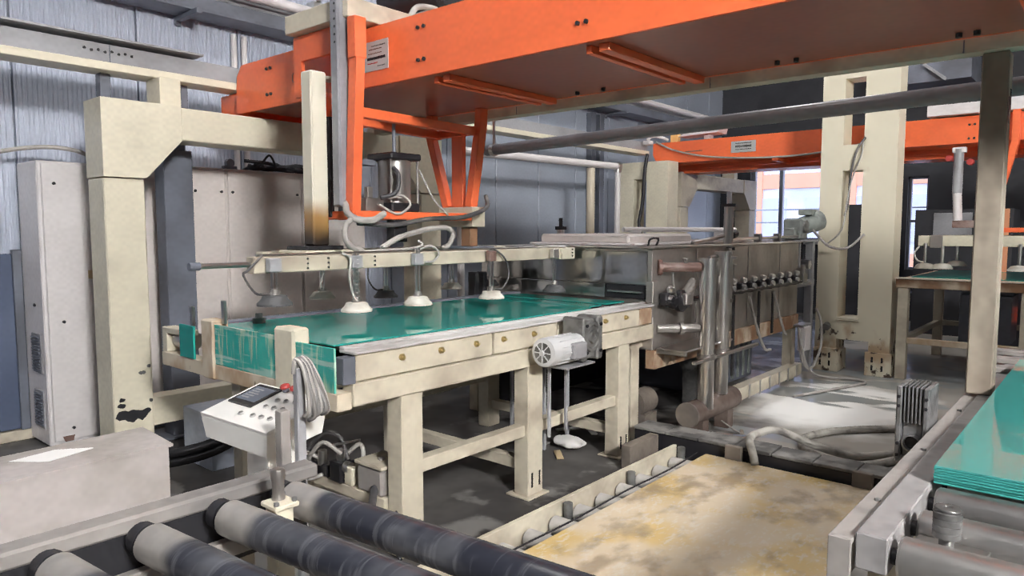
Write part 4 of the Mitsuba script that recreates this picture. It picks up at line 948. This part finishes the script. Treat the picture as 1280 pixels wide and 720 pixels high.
# dim machinery and doors before the far wall
ob = thing('orange_doorway_board', 'orange and yellow board standing by the wall behind the second portal', 'board')
put(ob + '__board', B(11.55, 12.0, 6.26, 6.33, 0.05, 2.30), 'yellow')
put(ob + '__frame', MB().box(11.5, 11.55, 6.24, 6.34, 0, 2.36).box(12.0, 12.06, 6.24, 6.34, 0, 2.36).box(11.5, 12.06, 6.24, 6.34, 2.30, 2.36), 'block_brown')
put(ob + '__red_band', B(11.56, 11.99, 6.25, 6.26, 2.12, 2.29), 'red_button')
put(ob + '__beige_foot', B(11.56, 11.99, 6.25, 6.26, 0.06, 1.75), 'paint_beige')
dmx = thing('dark_machine', 'dark machine tower in the gloom between the ladder column and the second table', 'machine')
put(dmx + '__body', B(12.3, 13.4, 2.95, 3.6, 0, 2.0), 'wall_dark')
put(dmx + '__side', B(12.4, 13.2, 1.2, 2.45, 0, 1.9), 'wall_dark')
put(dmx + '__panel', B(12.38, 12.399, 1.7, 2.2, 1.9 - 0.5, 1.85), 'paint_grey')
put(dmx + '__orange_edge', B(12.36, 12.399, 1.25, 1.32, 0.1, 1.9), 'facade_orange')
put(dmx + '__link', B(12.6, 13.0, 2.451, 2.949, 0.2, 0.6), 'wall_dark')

rh = thing('roof_heater', 'dark unit with a pale flap hanging from the roof beyond the ladder column', 'heater')
put(rh + '__body', B(12.0, 12.8, 1.75, 2.7, 3.75, 4.25), 'dark_steel')
put(rh + '__flap', MB().hexa([(11.9, 2.35, 3.98), (11.9, 2.05, 3.72), (12.05, 2.05, 3.78), (12.05, 2.35, 4.04)], [(11.9, 2.35, 4.0), (11.9, 2.05, 3.74), (12.05, 2.05, 3.8), (12.05, 2.35, 4.06)]), 'paint_grey')
for x, y in ((12.1, 1.85), (12.7, 1.85), (12.1, 2.6), (12.7, 2.6)): put(rh + '__rod', C((x, y, 4.25), (x, y, 6.598), 0.012, 8), 'steel')

# ------------------------------------------------------------------ overhead pipe, pipe frame, tan post
pp = thing('overhead_pipe', 'long grey pipe crossing in front of the ladder column', 'pipe')
put(pp + '__pipe', C((4.72, 4.34, 2.30), (3.985, -2.7, 2.30), 0.047, 20), 'pipe_grey', 40)
for y in (4.25, -2.66):
    x = 4.10 + (y + 1.6) * 0.62 / 5.94
    put(pp + '__hanger', MB().cyl((x, y, 2.3), (x, y, 6.6), 0.012, 8).cyl((x, y - 0.02, 2.3), (x, y + 0.02, 2.3), 0.055, 16), 'steel', 40)
pf = thing('pipe_frame', 'thin pale pipe frame standing behind the washing machine', 'pipe frame')
put(pf + '__top_pipe', C((5.3, 5.3, 2.42), (8.42, 5.3, 2.46), 0.045, 14), 'paint_white', 40)
put(pf + '__upright', C((8.40, 5.3, 0), (8.40, 5.3, 2.46), 0.04, 14), 'paint_white', 40)
put(pf + '__upright', C((5.35, 5.3, 0), (5.35, 5.3, 2.42), 0.04, 14), 'paint_white', 40)
put(pf + '__upright', C((7.78, 5.32, 0), (7.78, 5.32, 2.40), 0.055, 14), 'cream_rust', 40)
put(pf + '__elbow', MB().cyl((8.36, 5.3, 2.46), (8.44, 5.3, 2.46), 0.055, 12).cyl((8.40, 5.3, 2.38), (8.40, 5.3, 2.46), 0.055, 12), 'steel', 40)
ps = thing('tan_post', 'grey-tan square post rising from the right roller conveyor to the cross rail', 'post')
put(ps + '__post', B(4.05, 4.165, 0.44, 0.55, 0.802, 2.428, b=0.006), 'post_tan')
put(ps + '__chip', MB().box(4.07, 4.12, 0.4385, 0.4398, 2.10, 2.22, b=0.0003).box(4.11, 4.15, 0.4385, 0.4398, 2.16, 2.26, b=0.0003), 'black')
hp = thing('box_lamp', 'white drooping box lamp on top of the second bridge', 'lamp')
put(hp + '__shade', MB().hexa([(9.45, 4.35, 2.95), (9.45, 4.95, 2.93), (9.75, 4.95, 2.93), (9.75, 4.35, 2.95)], [(9.5, 4.3, 3.08), (9.5, 4.7, 3.06), (9.7, 4.7, 3.06), (9.7, 4.3, 3.08)]), 'paint_white')
put(hp + '__stand', B(9.55, 9.65, 4.5, 4.6, 2.846, 2.94), 'paint_white')
single('pale_strut', B(9.5, 9.58, 4.98, 5.1, 2.846, 3.16), 'yellow', 'short tan strut standing on the second bridge near its left end', 'strut')

# ------------------------------------------------------------------ left roller conveyor (foreground)
cv = thing('roller_conveyor', 'dusty roller conveyor in the left foreground with four dark rubber rollers', 'roller conveyor')
put(cv + '__side_rail', MB().box(-1.6, 1.38, 2.06, 2.14, 0.752, 0.80, b=0.008), 'frame_dusty')
put(cv + '__inner_rail', MB().box(-1.6, 1.25, 2.02, 2.058, 0.60, 0.652), 'frame_dusty')
put(cv + '__shade_strip', MB().box(-1.6, 1.34, 2.075, 2.10, 0.56, 0.75, b=0.002), 'black')  # black strip standing in for the shaded gap below the rail
put(cv + '__lower_rail', MB().box(-1.6, 1.25, 1.80, 1.86, 0.34, 0.40), 'paint_cream_aged')
put(cv + '__side_rail', MB().box(-1.6, 1.6, -0.20, -0.12, 0.715, 0.80, b=0.012), 'frame_dusty')
for i, x in enumerate((-0.6, -0.37, -0.14, 0.09, 0.32, 0.56, 0.79, 1.015, 1.225)):
    if x < 0.3 and x > -0.2: pass
    ro = put(cv + '__roller', MB().lathe((x, 1.985, 0.742), (0.092, -1.0, 0), [(0, 0), (0.044, 0), (0.054, 0.01), (0.054, 2.05), (0.044, 2.06), (0, 2.06)], 28), 'roller_rubber', 40)
    put(ro + '__axle', C((x - 0.006, 2.06, 0.742), (x, 1.985, 0.742), 0.022, 12), 'black', 40)
    put(ro + '__bearing', MB().cyl((x - 0.003, 2.04, 0.742), (x, 2.0, 0.742), 0.045, 16), 'black', 40)
for x in (-1.2, 0.2, 1.08):
    put(cv + '__leg', B(x, x + 0.08, 2.102, 2.138, 0, 0.751), 'paint_cream_aged')
    put(cv + '__leg', B(x, x + 0.08, -0.198, -0.122, 0, 0.714), 'paint_cream_aged')
put(cv + '__hose', MB().tube([(0.95, 1.95, 0.60), (0.98, 1.92, 0.52), (1.03, 1.9, 0.50), (1.08, 1.9, 0.53)], 0.01, 8), 'black', True)
en = thing('roller_stop', 'small cylindrical guide stop on a cream post between the two rightmost left-conveyor rollers', 'guide stop')
put(en + '__post', B(1.09, 1.15, 1.85, 1.91, 0.0, 0.772), 'paint_cream')
put(en + '__plate', B(1.083, 1.163, 1.838, 1.925, 0.772, 0.788), 'paint_cream')
put(en + '__pin', MB().lathe((1.128, 1.898, 0.788), (0, 0, 1), [(0, 0), (0.02, 0), (0.02, 0.012), (0.018, 0.016), (0.018, 0.06), (0.022, 0.065), (0.022, 0.088), (0.018, 0.094), (0, 0.094)], 20), 'steel_worn', 40)
for (x, y) in ((1.093, 1.85), (1.152, 1.85), (1.152, 1.914)): put(en + '__bolt', C((x, y, 0.788), (x, y, 0.799), 0.008, 6), 'cast_metal')
put(en + '__cable', MB().tube([(1.12, 1.82, 0.50), (1.10, 1.78, 0.46), (1.16, 1.76, 0.43), (1.24, 1.78, 0.42)], 0.012, 8), 'black', True)
sl = thing('air_regulator', 'small chrome air regulator on a thin rail below the left conveyor rollers', 'regulator')
put(sl + '__rail', B(1.19, 1.215, 1.70, 1.725, 0.0, 0.60), 'steel')
put(sl + '__valve', MB().cyl((1.24, 1.69, 0.43), (1.24, 1.69, 0.50), 0.02, 12).box(1.216, 1.26, 1.67, 1.72, 0.36, 0.43), 'chrome', 40)

# ------------------------------------------------------------------ right roller conveyor with glass stack (foreground)
cr = thing('roller_conveyor', 'dusty roller conveyor at the lower right carrying the stack of green glass', 'roller conveyor')
put(cr + '__side_rail', MB().box(1.985, 5.6, 0.42, 0.50, 0.70, 0.80, b=0.004), 'frame_dusty_box')
put(cr + '__outer_flange', MB().box(1.97, 5.6, 0.502, 0.56, 0.77, 0.785, b=0.002).box(1.97, 5.6, 0.552, 0.56, 0.60, 0.77, b=0.002).box(1.955, 1.968, 0.502, 0.56, 0.55, 0.785, b=0.002), 'frame_dusty')
put(cr + '__side_rail', MB().box(1.985, 5.6, -1.25, -1.17, 0.70, 0.80, b=0.004), 'frame_dusty_box')
for x in (2.12, 3.12, 4.4, 5.4):
    put(cr + '__leg', B(x, x + 0.08, 0.422, 0.498, 0, 0.699), 'paint_cream_aged')
    put(cr + '__leg', B(x, x + 0.08, -1.248, -1.172, 0, 0.699), 'paint_cream_aged')
for x in (2.3, 2.95, 3.7): put(cr + '__rail_bolt', C((x, 0.52, 0.785), (x, 0.52, 0.793), 0.009, 6), 'cast_metal')
for i in range(16):
    x = 2.03 + 0.235 * i
    ro = put(cr + '__roller', MB().lathe((x, 0.40, 0.742), (0, -1, 0), [(0, 0), (0.05, 0), (0.058, 0.008), (0.058, 1.55), (0.05, 1.558), (0, 1.558)], 26), 'roller_steel', 40)
    put(ro + '__end_plate', MB().cyl((x, 0.401, 0.742), (x, 0.419, 0.742), 0.022, 12), 'black', 40)
for x in (4.75, 5.1, 5.45): put(cr + '__cross_step', MB().box(x, x + 0.12, 0.0 + 0.30, 0.6, 0.801, 0.83), 'frame_dusty')
st = thing('roller_stop', 'grooved cylindrical guide stop standing between the rollers in front of the glass stack', 'guide stop')
put(st + '__base', MB().box(2.115, 2.18, 0.24, 0.38, 0.0, 0.745).box(2.105, 2.19, 0.22, 0.39, 0.745, 0.757), 'steel')
put(st + '__pin', MB().lathe((2.145, 0.315, 0.757), (0, 0, 1), [(0, 0), (0.018, 0), (0.018, 0.025), (0.033, 0.028)] + [q for i in range(4) for q in ((0.0345, 0.03 + 0.018 * i), (0.0345, 0.043 + 0.018 * i), (0.0315, 0.045 + 0.018 * i), (0.0315, 0.047 + 0.018 * i))] + [(0.033, 0.105), (0.031, 0.109), (0.012, 0.109), (0.010, 0.106), (0, 0.106)], 24), 'cast_metal', 30)
order = ['topmost', 'second from top', 'third from top', 'middle', 'third from bottom', 'second from bottom', 'bottom']
SG = 'green glass sheets stacked on the right conveyor'
for i in range(7):
    zz = 0.8600 - 0.0082 * (i + 1)
    dx, dy = (0, 0) if i == 0 else (rng.uniform(-0.003, 0.003), rng.uniform(-0.003, 0.003))
    k = put('stacked_glass_sheet', B(2.525 + dx, 4.95 + dx, -1.1 + dy, 0.417 + dy * 0.5 - 0.003, zz + 0.0010, zz + (0.0080 if i == 0 else 0.0072), b=0.0012), 'glass_stack')
    tag(k, order[i] + ' green glass sheet of the stack on the lower right roller conveyor', 'glass sheet', SG)
gr = thing('gear_reducer', 'dark finned gear reducer on the outer side of the right roller conveyor', 'gear reducer')
put(gr + '__housing', B(3.33, 3.5, 0.592, 0.672, 0.64, 0.90, b=0.006), 'cast_alloy')
for a in (0.57, 0.671): put(gr + '__side_plate', B(3.30, 3.5, a, a + 0.021, 0.62, 0.945, b=0.006), 'cast_alloy')
for i in range(5): put(gr + '__fin', B(3.305, 3.5, 0.6005 + 0.0145 * i, 0.6055 + 0.0145 * i, 0.79, 0.945, b=0.001), 'cast_alloy')
put(gr + '__flange', MB().lathe((3.335, 0.6315, 0.705), (-1, 0, 0), [(0.026, 0), (0.038, 0), (0.038, 0.03), (0.03, 0.032), (0.026, 0.0)], 22), 'cast_alloy', 30)
put(gr + '__bore', C((3.329, 0.6315, 0.705), (3.325, 0.6315, 0.705), 0.027, 16), 'black')
for a in (0.5805, 0.6815):
    for z in (0.65, 0.70, 0.86, 0.90): put(gr + '__bolt', C((3.301, a, z), (3.295, a, z), 0.007, 6), 'black')
put(gr + '__torque_arm', B(3.36, 3.44, 0.561, 0.569, 0.62, 0.70), 'cast_alloy')

# ------------------------------------------------------------------ floor-level roller tray with mat, curb, hoses
ty = thing('roller_tray', 'low floor-level roller tray with a pale rail, under the stained mat', 'roller conveyor')
put(ty + '__rail', MB().box(1.5, 4.30, 2.218, 2.245, 0.0, 0.15, b=0.003), 'paint_cream_aged')
put(ty + '__inner_channel', MB().box(1.5, 4.28, 2.19, 2.217, 0.0, 0.02, b=0.002), 'frame_dusty')
put(ty + '__rail', MB().box(1.5, 4.30, 0.66, 0.70, 0.0, 0.15, b=0.003), 'paint_cream')
for i in range(13):
    x = 1.62 + 0.215 * i
    ro = put(ty + '__roller', C((x, 0.72, 0.047), (x, 2.20, 0.047), 0.0485, 18), 'roller_pale', 40)
    if x > 2.3:
        put(ro + '__bearing', MB().cyl((x, 2.20, 0.047), (x, 2.217, 0.047), 0.03, 14), 'frame_dusty', 40)
        if i % 3 == 0: put(ro + '__bolt', MB().cyl((x + 0.1, 2.185, 0.02), (x + 0.1, 2.185, 0.14), 0.026, 10), 'cast_metal', 40)
mm = thing('stained_mat', 'yellow-brown stained board lying on the floor-level rollers', 'board')
bd = MB()
nx, ny = 60, 30
gx, gy = np.meshgrid(np.linspace(1.7, 4.375, nx), np.linspace(0.85, 2.045, ny), indexing='ij')
jit = meshkit.fbm(np.c_[gx.ravel() * 3, gy.ravel() * 3, np.zeros(nx * ny)]) if hasattr(meshkit, 'fbm') else np.zeros(nx * ny)
zt = 0.103 + 0.004 * np.asarray(jit).reshape(nx, ny)
Vt = np.c_[gx.ravel(), gy.ravel(), zt.ravel()]
Vb = np.c_[gx.ravel(), gy.ravel(), np.full(nx * ny, 0.096)]
F = []
for i in range(nx - 1):
    for j in range(ny - 1):
        a, b, c, d = i * ny + j, (i + 1) * ny + j, (i + 1) * ny + j + 1, i * ny + j + 1
        F += [[a, b, c], [a, c, d], [nx * ny + a, nx * ny + c, nx * ny + b], [nx * ny + a, nx * ny + d, nx * ny + c]]
N = nx * ny
edge = [(i * ny, (i + 1) * ny) for i in range(nx - 1)] + [((nx - 1) * ny + j, (nx - 1) * ny + j + 1) for j in range(ny - 1)]
edge += [((i + 1) * ny + ny - 1, i * ny + ny - 1) for i in range(nx - 1)] + [(j + 1, j) for j in range(ny - 1)]
for a, b in edge: F += [[a, N + a, N + b], [a, N + b, b]]
put(mm + '__board', MB().add(np.vstack([Vt, Vb]), F), 'mat_relief', 30)
put(mm + '__cord', MB().tube([(1.9, 2.06, 0.115), (2.4, 2.07, 0.12), (2.9, 2.065, 0.115), (3.4, 2.07, 0.12), (3.9, 2.06, 0.118), (4.3, 2.07, 0.125)], 0.0045, 6), 'black', True)
cu = thing('kerb_beam', 'black kerb beam with a pale worn top across the far end of the stained mat', 'kerb')
ysr = np.linspace(2.62, 0.62, 9)
put(cu + '__beam', B(4.42, 4.59, 0.62, 2.62, 0.0, 0.165), 'black')
for a, b in zip(ysr[:-1], ysr[1:]):
    put(cu + '__top_slab', B(4.408, 4.60 + 0.02 * rng.random(), b + 0.003, a - 0.003, 0.166, 0.186 + 0.006 * rng.random(), b=0.004), 'curb_top')
for a in (1.80, 1.02):
    put(cu + '__block', B(4.365, 4.404, a, a + 0.11, 0.02, 0.195), 'block_brown')
single('brown_beam', B(4.0, 4.38, 2.40, 2.47, 0.0, 0.17), 'block_brown', 'short brown timber lying between the table leg and the kerb', 'timber')
single('spilling_hose', MB().tube([(4.33, 1.69, 0.12), (4.37, 1.73, 0.2), (4.45, 1.78, 0.235), (4.6, 1.79, 0.24), (4.8, 1.72, 0.232), (5.0, 1.55, 0.12), (5.2, 1.35, 0.035), (5.45, 1.15, 0.03), (5.75, 0.98, 0.03), (6.1, 0.75, 0.03)], 0.026, 10), 'hose_dirty', 'dirty pale hose bent over the kerb with its open end above the mat', 'hose', smooth=True)
single('coiled_hose', MB().tube([(6.4, 0.95, 0.03), (6.15, 1.3, 0.03), (5.8, 1.62, 0.03), (5.45, 1.75, 0.03), (5.2, 1.68, 0.03), (5.02, 1.5, 0.03), (4.98, 1.34, 0.03), (5.1, 1.2, 0.03), (5.4, 1.06, 0.03), (5.75, 0.86, 0.06), (6.1, 0.6, 0.08)], 0.028, 10), 'hose_dirty', 'dark dirty hose lying in a loop on the wet floor behind the kerb', 'hose', smooth=True)
db = thing('scrap_heap', 'little heap of rods and scraps on the floor before the washing machine', 'scrap')
for i in range(11):
    x, y = 4.72 + 0.5 * rng.random(), 1.98 + 0.25 * rng.random()
    a = rng.random() * 3.1
    l = 0.12 + 0.16 * rng.random()
    put(db + '__rod', MB().bar((x, y, 0.02 + 0.03 * rng.random()), (x + l * math.cos(a), y + l * math.sin(a), 0.02 + 0.03 * rng.random()), 0.02 + 0.03 * rng.random(), 0.012), ['rust_pipe', 'dark_steel', 'frame_dusty', 'block_brown'][i % 4])
put(db + '__wire', MB().tube([(5.25, 2.33, 0.1), (5.2, 2.2, 0.06), (5.15, 2.05, 0.03), (5.0, 2.02, 0.02), (4.95, 2.1, 0.015)], 0.006, 6), 'frame_dusty', True)

# ------------------------------------------------------------------ console, pole, boxes, small things at the left
cn = thing('control_console', 'white slanted control console with a touch screen and two red buttons', 'control console')
Lp, Bp, Tp = np.array([1.35, 2.85, 0.85]), np.array([1.37, 2.37, 0.85]), np.array([1.64, 2.885, 0.92])
Bp = np.array([1.362, 2.365, 0.85]); Rp = Tp + Bp - Lp
nrm = unit(np.cross(Bp - Lp, Tp - Lp)); nrm = nrm if nrm[2] > 0 else -nrm
ins = np.array([0.06, 0, -0.12])
ctr = (Lp + Rp) / 2
low = [p + np.array([0, 0, -0.105]) + 0.08 * (ctr - p) + np.array([0.0, 0, -0.03 if p[0] > 1.5 else 0]) for p in (Lp, Bp, Rp, Tp)]
put(cn + '__case', MB().hexa([p - 0.012 * nrm for p in (Lp, Bp, Rp, Tp)], low), 'console_white')
put(cn + '__panel', MB().hexa([p - 0.010 * nrm for p in (Lp, Bp, Rp, Tp)], [Lp, Bp, Rp, Tp]), 'console_white')


def onp(u, v, h=0.0): return Lp + u * (Bp - Lp) + v * (Tp - Lp) + h * nrm


sc = put(cn + '__screen', MB().hexa([onp(*q, 0.0005) for q in ((0.07, 0.38), (0.42, 0.38), (0.42, 0.93), (0.07, 0.93))], [onp(*q, 0.008) for q in ((0.07, 0.38), (0.42, 0.38), (0.42, 0.93), (0.07, 0.93))]), 'black_gloss')
mat('screen_glass', (0.13, 0.15, 0.19), 0.12)
put(sc + '__display', MB().hexa([onp(*q, 0.008) for q in ((0.10, 0.48), (0.39, 0.48), (0.39, 0.87), (0.10, 0.87))], [onp(*q, 0.009) for q in ((0.10, 0.48), (0.39, 0.48), (0.39, 0.87), (0.10, 0.87))]), 'screen_glass')
for i in range(5):
    put(sc + '__display_row', MB().hexa([onp(*q, 0.009) for q in ((0.13, 0.54 + 0.06 * i), (0.24 + 0.02 * (i % 3), 0.54 + 0.06 * i), (0.24 + 0.02 * (i % 3), 0.57 + 0.06 * i), (0.13, 0.57 + 0.06 * i))],
        [onp(*q, 0.0095) for q in ((0.13, 0.54 + 0.06 * i), (0.24 + 0.02 * (i % 3), 0.54 + 0.06 * i), (0.24 + 0.02 * (i % 3), 0.57 + 0.06 * i), (0.13, 0.57 + 0.06 * i))]), 'paint_grey')
for (u, v) in ((0.443, 0.21), (0.60, 0.235), (0.71, 0.25), (0.82, 0.266), (0.566, 0.483), (0.67, 0.50), (0.78, 0.52), (0.562, 0.685), (0.665, 0.71), (0.77, 0.74)):
    k = put(cn + '__push_button', MB().cyl(onp(u, v, 0.0), onp(u, v, 0.007), 0.0125, 14, c=0.002), 'plate_silver', 40)
    put(k + '__cap', MB().cyl(onp(u, v, 0.007), onp(u, v, 0.010), 0.009, 14), 'cast_metal', 40)
for (u, v) in ((0.47, 0.94), (0.60, 0.955)):
    k = put(cn + '__emergency_button', MB().cyl(onp(u, v, 0.0), onp(u, v, 0.018), 0.013, 14), 'dark_steel', 40)
    put(k + '__red_cap', MB().lathe(onp(u, v, 0.018), nrm, [(0, 0), (0.02, 0), (0.022, 0.006), (0.018, 0.014), (0, 0.017)], 18), 'red_button', 40)
put(cn + '__pedestal', MB().box(1.46, 1.60, 2.53, 2.69, 0.02, 0.745), 'console_white')
put(cn + '__base_plate', B(1.36, 1.70, 2.43, 2.79, 0, 0.02), 'paint_grey')
put(cn + '__rear_bracket', MB().box(1.62, 1.70, 2.80, 2.86, 0.02, 0.70).box(1.60, 1.73, 2.74, 2.9, 0, 0.02), 'paint_grey')

po = thing('cable_pole', 'slim grey pole with a drooping bundle of grey cables, in front of the console', 'pole')
put(po + '__pole', MB().box(1.415, 1.45, 2.235, 2.265, 0.0, 1.10, b=0.004), 'paint_grey')
put(po + '__pole__foot', B(1.37, 1.49, 2.20, 2.31, 0, 0.012), 'paint_grey')
for i in range(10):
    a = 0.0045 * (i - 4.5)
    d = 0.02 + 0.10 * rng.random()
    pts = [(1.43 + a, 2.25, 1.08), (1.435 + a, 2.245, 1.125 + 0.012 * rng.random()), (1.45 + a, 2.225, 1.11), (1.462 + a * 1.5, 2.205 - 0.012 * rng.random(), 1.03), (1.468 + a * 2, 2.19 - 0.02 * rng.random(), 0.97 - d * 0.3), (1.462 + a * 2, 2.205, 0.945 - d * 0.3)]
    put(po + '__cable', MB().tube(pts, 0.0075, 8), ['hose_grey', 'cable_grey', 'rubber_hose'][i % 3], True)
single('short_channel', MB().box(1.325, 1.365, 2.20, 2.24, 0, 0.965, b=0.003), 'frame_dusty', 'short grey channel stub standing beside the cable pole', 'channel')

gb = thing('dusty_box', 'long dusty pale steel trunking box in the left foreground, behind the roller conveyor', 'box')
ca, sa = math.cos(math.radians(-2.0)), math.sin(math.radians(-2.0))
q = [(1.43, 3.35), (1.455, 3.72), (-1.2, 3.62), (-1.2, 3.30)]
put(gb + '__body', MB().hexa([(x, y, 0.0) for x, y in q], [(x, y, 0.585) for x, y in q]), 'trunking')
q2 = [(1.445, 3.335), (1.47, 3.735), (-1.2, 3.635), (-1.2, 3.285)]
put(gb + '__cover', MB().hexa([(x, y, 0.586) for x, y in q2], [(x, y, 0.60) for x, y in q2]), 'trunking')
single('paper_sheet', MB().hexa([(0.86, 3.60, 0.601), (0.97, 3.47, 0.601), (1.17, 3.53, 0.601), (1.05, 3.64, 0.601)], [(0.86, 3.60, 0.603), (0.97, 3.47, 0.602), (1.17, 3.53, 0.606), (1.05, 3.64, 0.602)]), 'paper', 'white sheet of paper lying on the long dusty box', 'paper')
bh = thing('black_hoses', 'pair of thick black hoses sagging behind the console and the dusty box', 'hoses')
for dz in (0.0, 0.05):
    put(bh + '__hose', MB().tube([(1.5, 4.1, 0.30 + dz), (1.72, 3.98, 0.30 + dz), (1.9, 3.9, 0.33 + dz), (2.05, 3.85, 0.40 + dz), (2.18, 3.8, 0.52 + dz), (2.2, 3.78, 0.62 + dz)], 0.028, 10), 'black_gloss', True)
put(bh + '__stand', MB().box(1.48, 1.52, 4.08, 4.12, 0, 0.28), 'black')
single('blue_bin', MB().box(2.2, 2.5, 4.5, 4.9, 0, 0.38), 'panel_flat', 'blue-grey box on the floor under the tie beam of the near portal', 'box')

jb = thing('junction_box', 'pale dusty square junction box on a low bar by the first table leg', 'junction box')
put(jb + '__case', MB().box(2.20, 2.38, 2.745, 2.945, 0.26, 0.40, b=0.012), 'frame_dusty')
put(jb + '__lid', MB().box(2.19, 2.39, 2.735, 2.955, 0.401, 0.42, b=0.008), 'paint_cream_aged')
put(jb + '__lid_knob', C((2.28, 2.84, 0.42), (2.28, 2.84, 0.43), 0.018, 12), 'frame_dusty')
put(jb + '__bar', MB().box(2.20, 2.29, 2.73, 3.50, 0.20, 0.259), 'paint_cream_aged')
put(jb + '__bar_leg', B(2.21, 2.27, 2.74, 2.80, 0, 0.199), 'paint_cream_aged')
put(jb + '__bar_leg', B(2.21, 2.27, 3.42, 3.48, 0, 0.199), 'paint_cream_aged')
put(jb + '__cable', MB().tube([(2.30, 2.74, 0.30), (2.28, 2.69, 0.25), (2.2, 2.64, 0.18), (2.17, 2.60, 0.06), (2.16, 2.56, 0.012)], 0.01, 8), 'black', True)
put(jb + '__pipe', C((2.20, 2.80, 0.30), (2.02, 2.62, 0.21), 0.02, 10), 'rubber_hose', 40)
vb = thing('valve_group', 'cluster of black and chrome air valves with hoses beside the junction box', 'valves')
OX, OY, OZ = 0.16, 0.06, -0.05
def sh(p): return (p[0] + OX, p[1] + OY, p[2] + OZ)
put(vb + '__body', B(2.18, 2.28, 3.06, 3.16, 0.262, 0.37, b=0.008), 'black_gloss')
put(vb + '__body', B(2.19, 2.26, 3.19, 3.36, 0.262, 0.33, b=0.008), 'black_gloss')
put(vb + '__white_block', B(2.2, 2.28, 2.99, 3.055, 0.262, 0.36, b=0.006), 'paint_cream')
put(vb + '__bowl', C(sh((2.06, 3.0, 0.40)), sh((2.06, 2.96, 0.40)), 0.03, 14), 'steel', 40)
put(vb + '__bowl', C(sh((2.05, 3.2, 0.37)), sh((2.05, 3.2, 0.45)), 0.025, 14), 'steel', 40)
put(vb + '__knob', C(sh((2.07, 3.06, 0.42)), sh((2.07, 3.06, 0.48)), 0.022, 12), 'chrome', 40)
put(vb + '__handle', MB().bar(sh((2.02, 3.1, 0.50)), sh((2.14, 2.98, 0.53)), 0.02, 0.008), 'chrome')
put(vb + '__coil', C(sh((2.05, 3.36, 0.31)), sh((2.05, 3.36, 0.40)), 0.03, 14), 'black_gloss', 40)
put(vb + '__coil', C(sh((2.04, 3.44, 0.37)), sh((1.94, 3.44, 0.37)), 0.03, 12), 'black_gloss', 40)
for pts in ([(2.05, 3.3, 0.36), (2.0, 3.25, 0.46), (2.03, 3.15, 0.56), (2.08, 3.08, 0.54), (2.1, 3.04, 0.42)], [(2.04, 3.3, 0.34), (1.98, 3.22, 0.42), (2.0, 3.12, 0.52), (2.06, 3.04, 0.46)], [(1.95, 3.42, 0.34), (1.92, 3.36, 0.3), (1.98, 3.24, 0.3), (2.02, 3.16, 0.33)],
            [(2.1, 3.06, 0.44), (2.15, 3.0, 0.50), (2.14, 2.96, 0.44), (2.1, 2.98, 0.38)], [(2.0, 3.46, 0.36), (1.94, 3.38, 0.40), (1.98, 3.26, 0.44), (2.05, 3.2, 0.40)]):
    put(vb + '__hose', MB().tube([sh(p) for p in pts], 0.012, 8), 'rubber_hose' if len(pts) > 4 else 'hose_grey', True)
rg = thing('white_rag', 'crumpled white rag on the floor under the near glass table', 'rag')
ic = trimesh.creation.icosphere(subdivisions=3, radius=1.0)
v = np.array(ic.vertices)
nn = np.random.default_rng(11)
dirs = nn.normal(size=(14, 3))
bump = sum(np.sin(4 * (v @ d) + i) for i, d in enumerate(dirs)) / 14
v = v * (1 + 0.45 * bump)[:, None] * np.array([0.09, 0.12, 0.045])
v[:, 2] -= v[:, 2].min()
put(rg + '__cloth', MB().add(v + [4.15, 3.0, 0.0], ic.faces), 'paper', True)
for i, (x, y, l) in enumerate(((4.45, 3.35, 0.22), (4.0, 3.2, 0.15), (3.9, 2.9, 0.12), (4.55, 3.05, 0.2))):
    single('floor_scrap', MB().bar((x, y, 0.008), (x + l, y + 0.12 * (i - 1), 0.01), 0.05, 0.012), ['paper', 'frame_dusty', 'cardboard', 'paper'][i],
           ['pale strip of scrap on the floor behind the white rag', 'grey scrap strip just beside the white rag', 'small brown scrap nearest to the middle table leg', 'pale scrap strip near the right table leg'][i], 'scrap', 'scraps on the floor under the table')
wb = thing('wash_stand', 'small grey steel stand under the glass table behind the geared motor', 'stand')
put(wb + '__top', B(3.98, 4.3, 3.1, 3.45, 0.60, 0.62), 'paint_grey')
for x in (3.99, 4.27):
    for y in (3.11, 3.42): put(wb + '__leg', B(x, x + 0.025, y, y + 0.025, 0, 0.60), 'paint_grey')
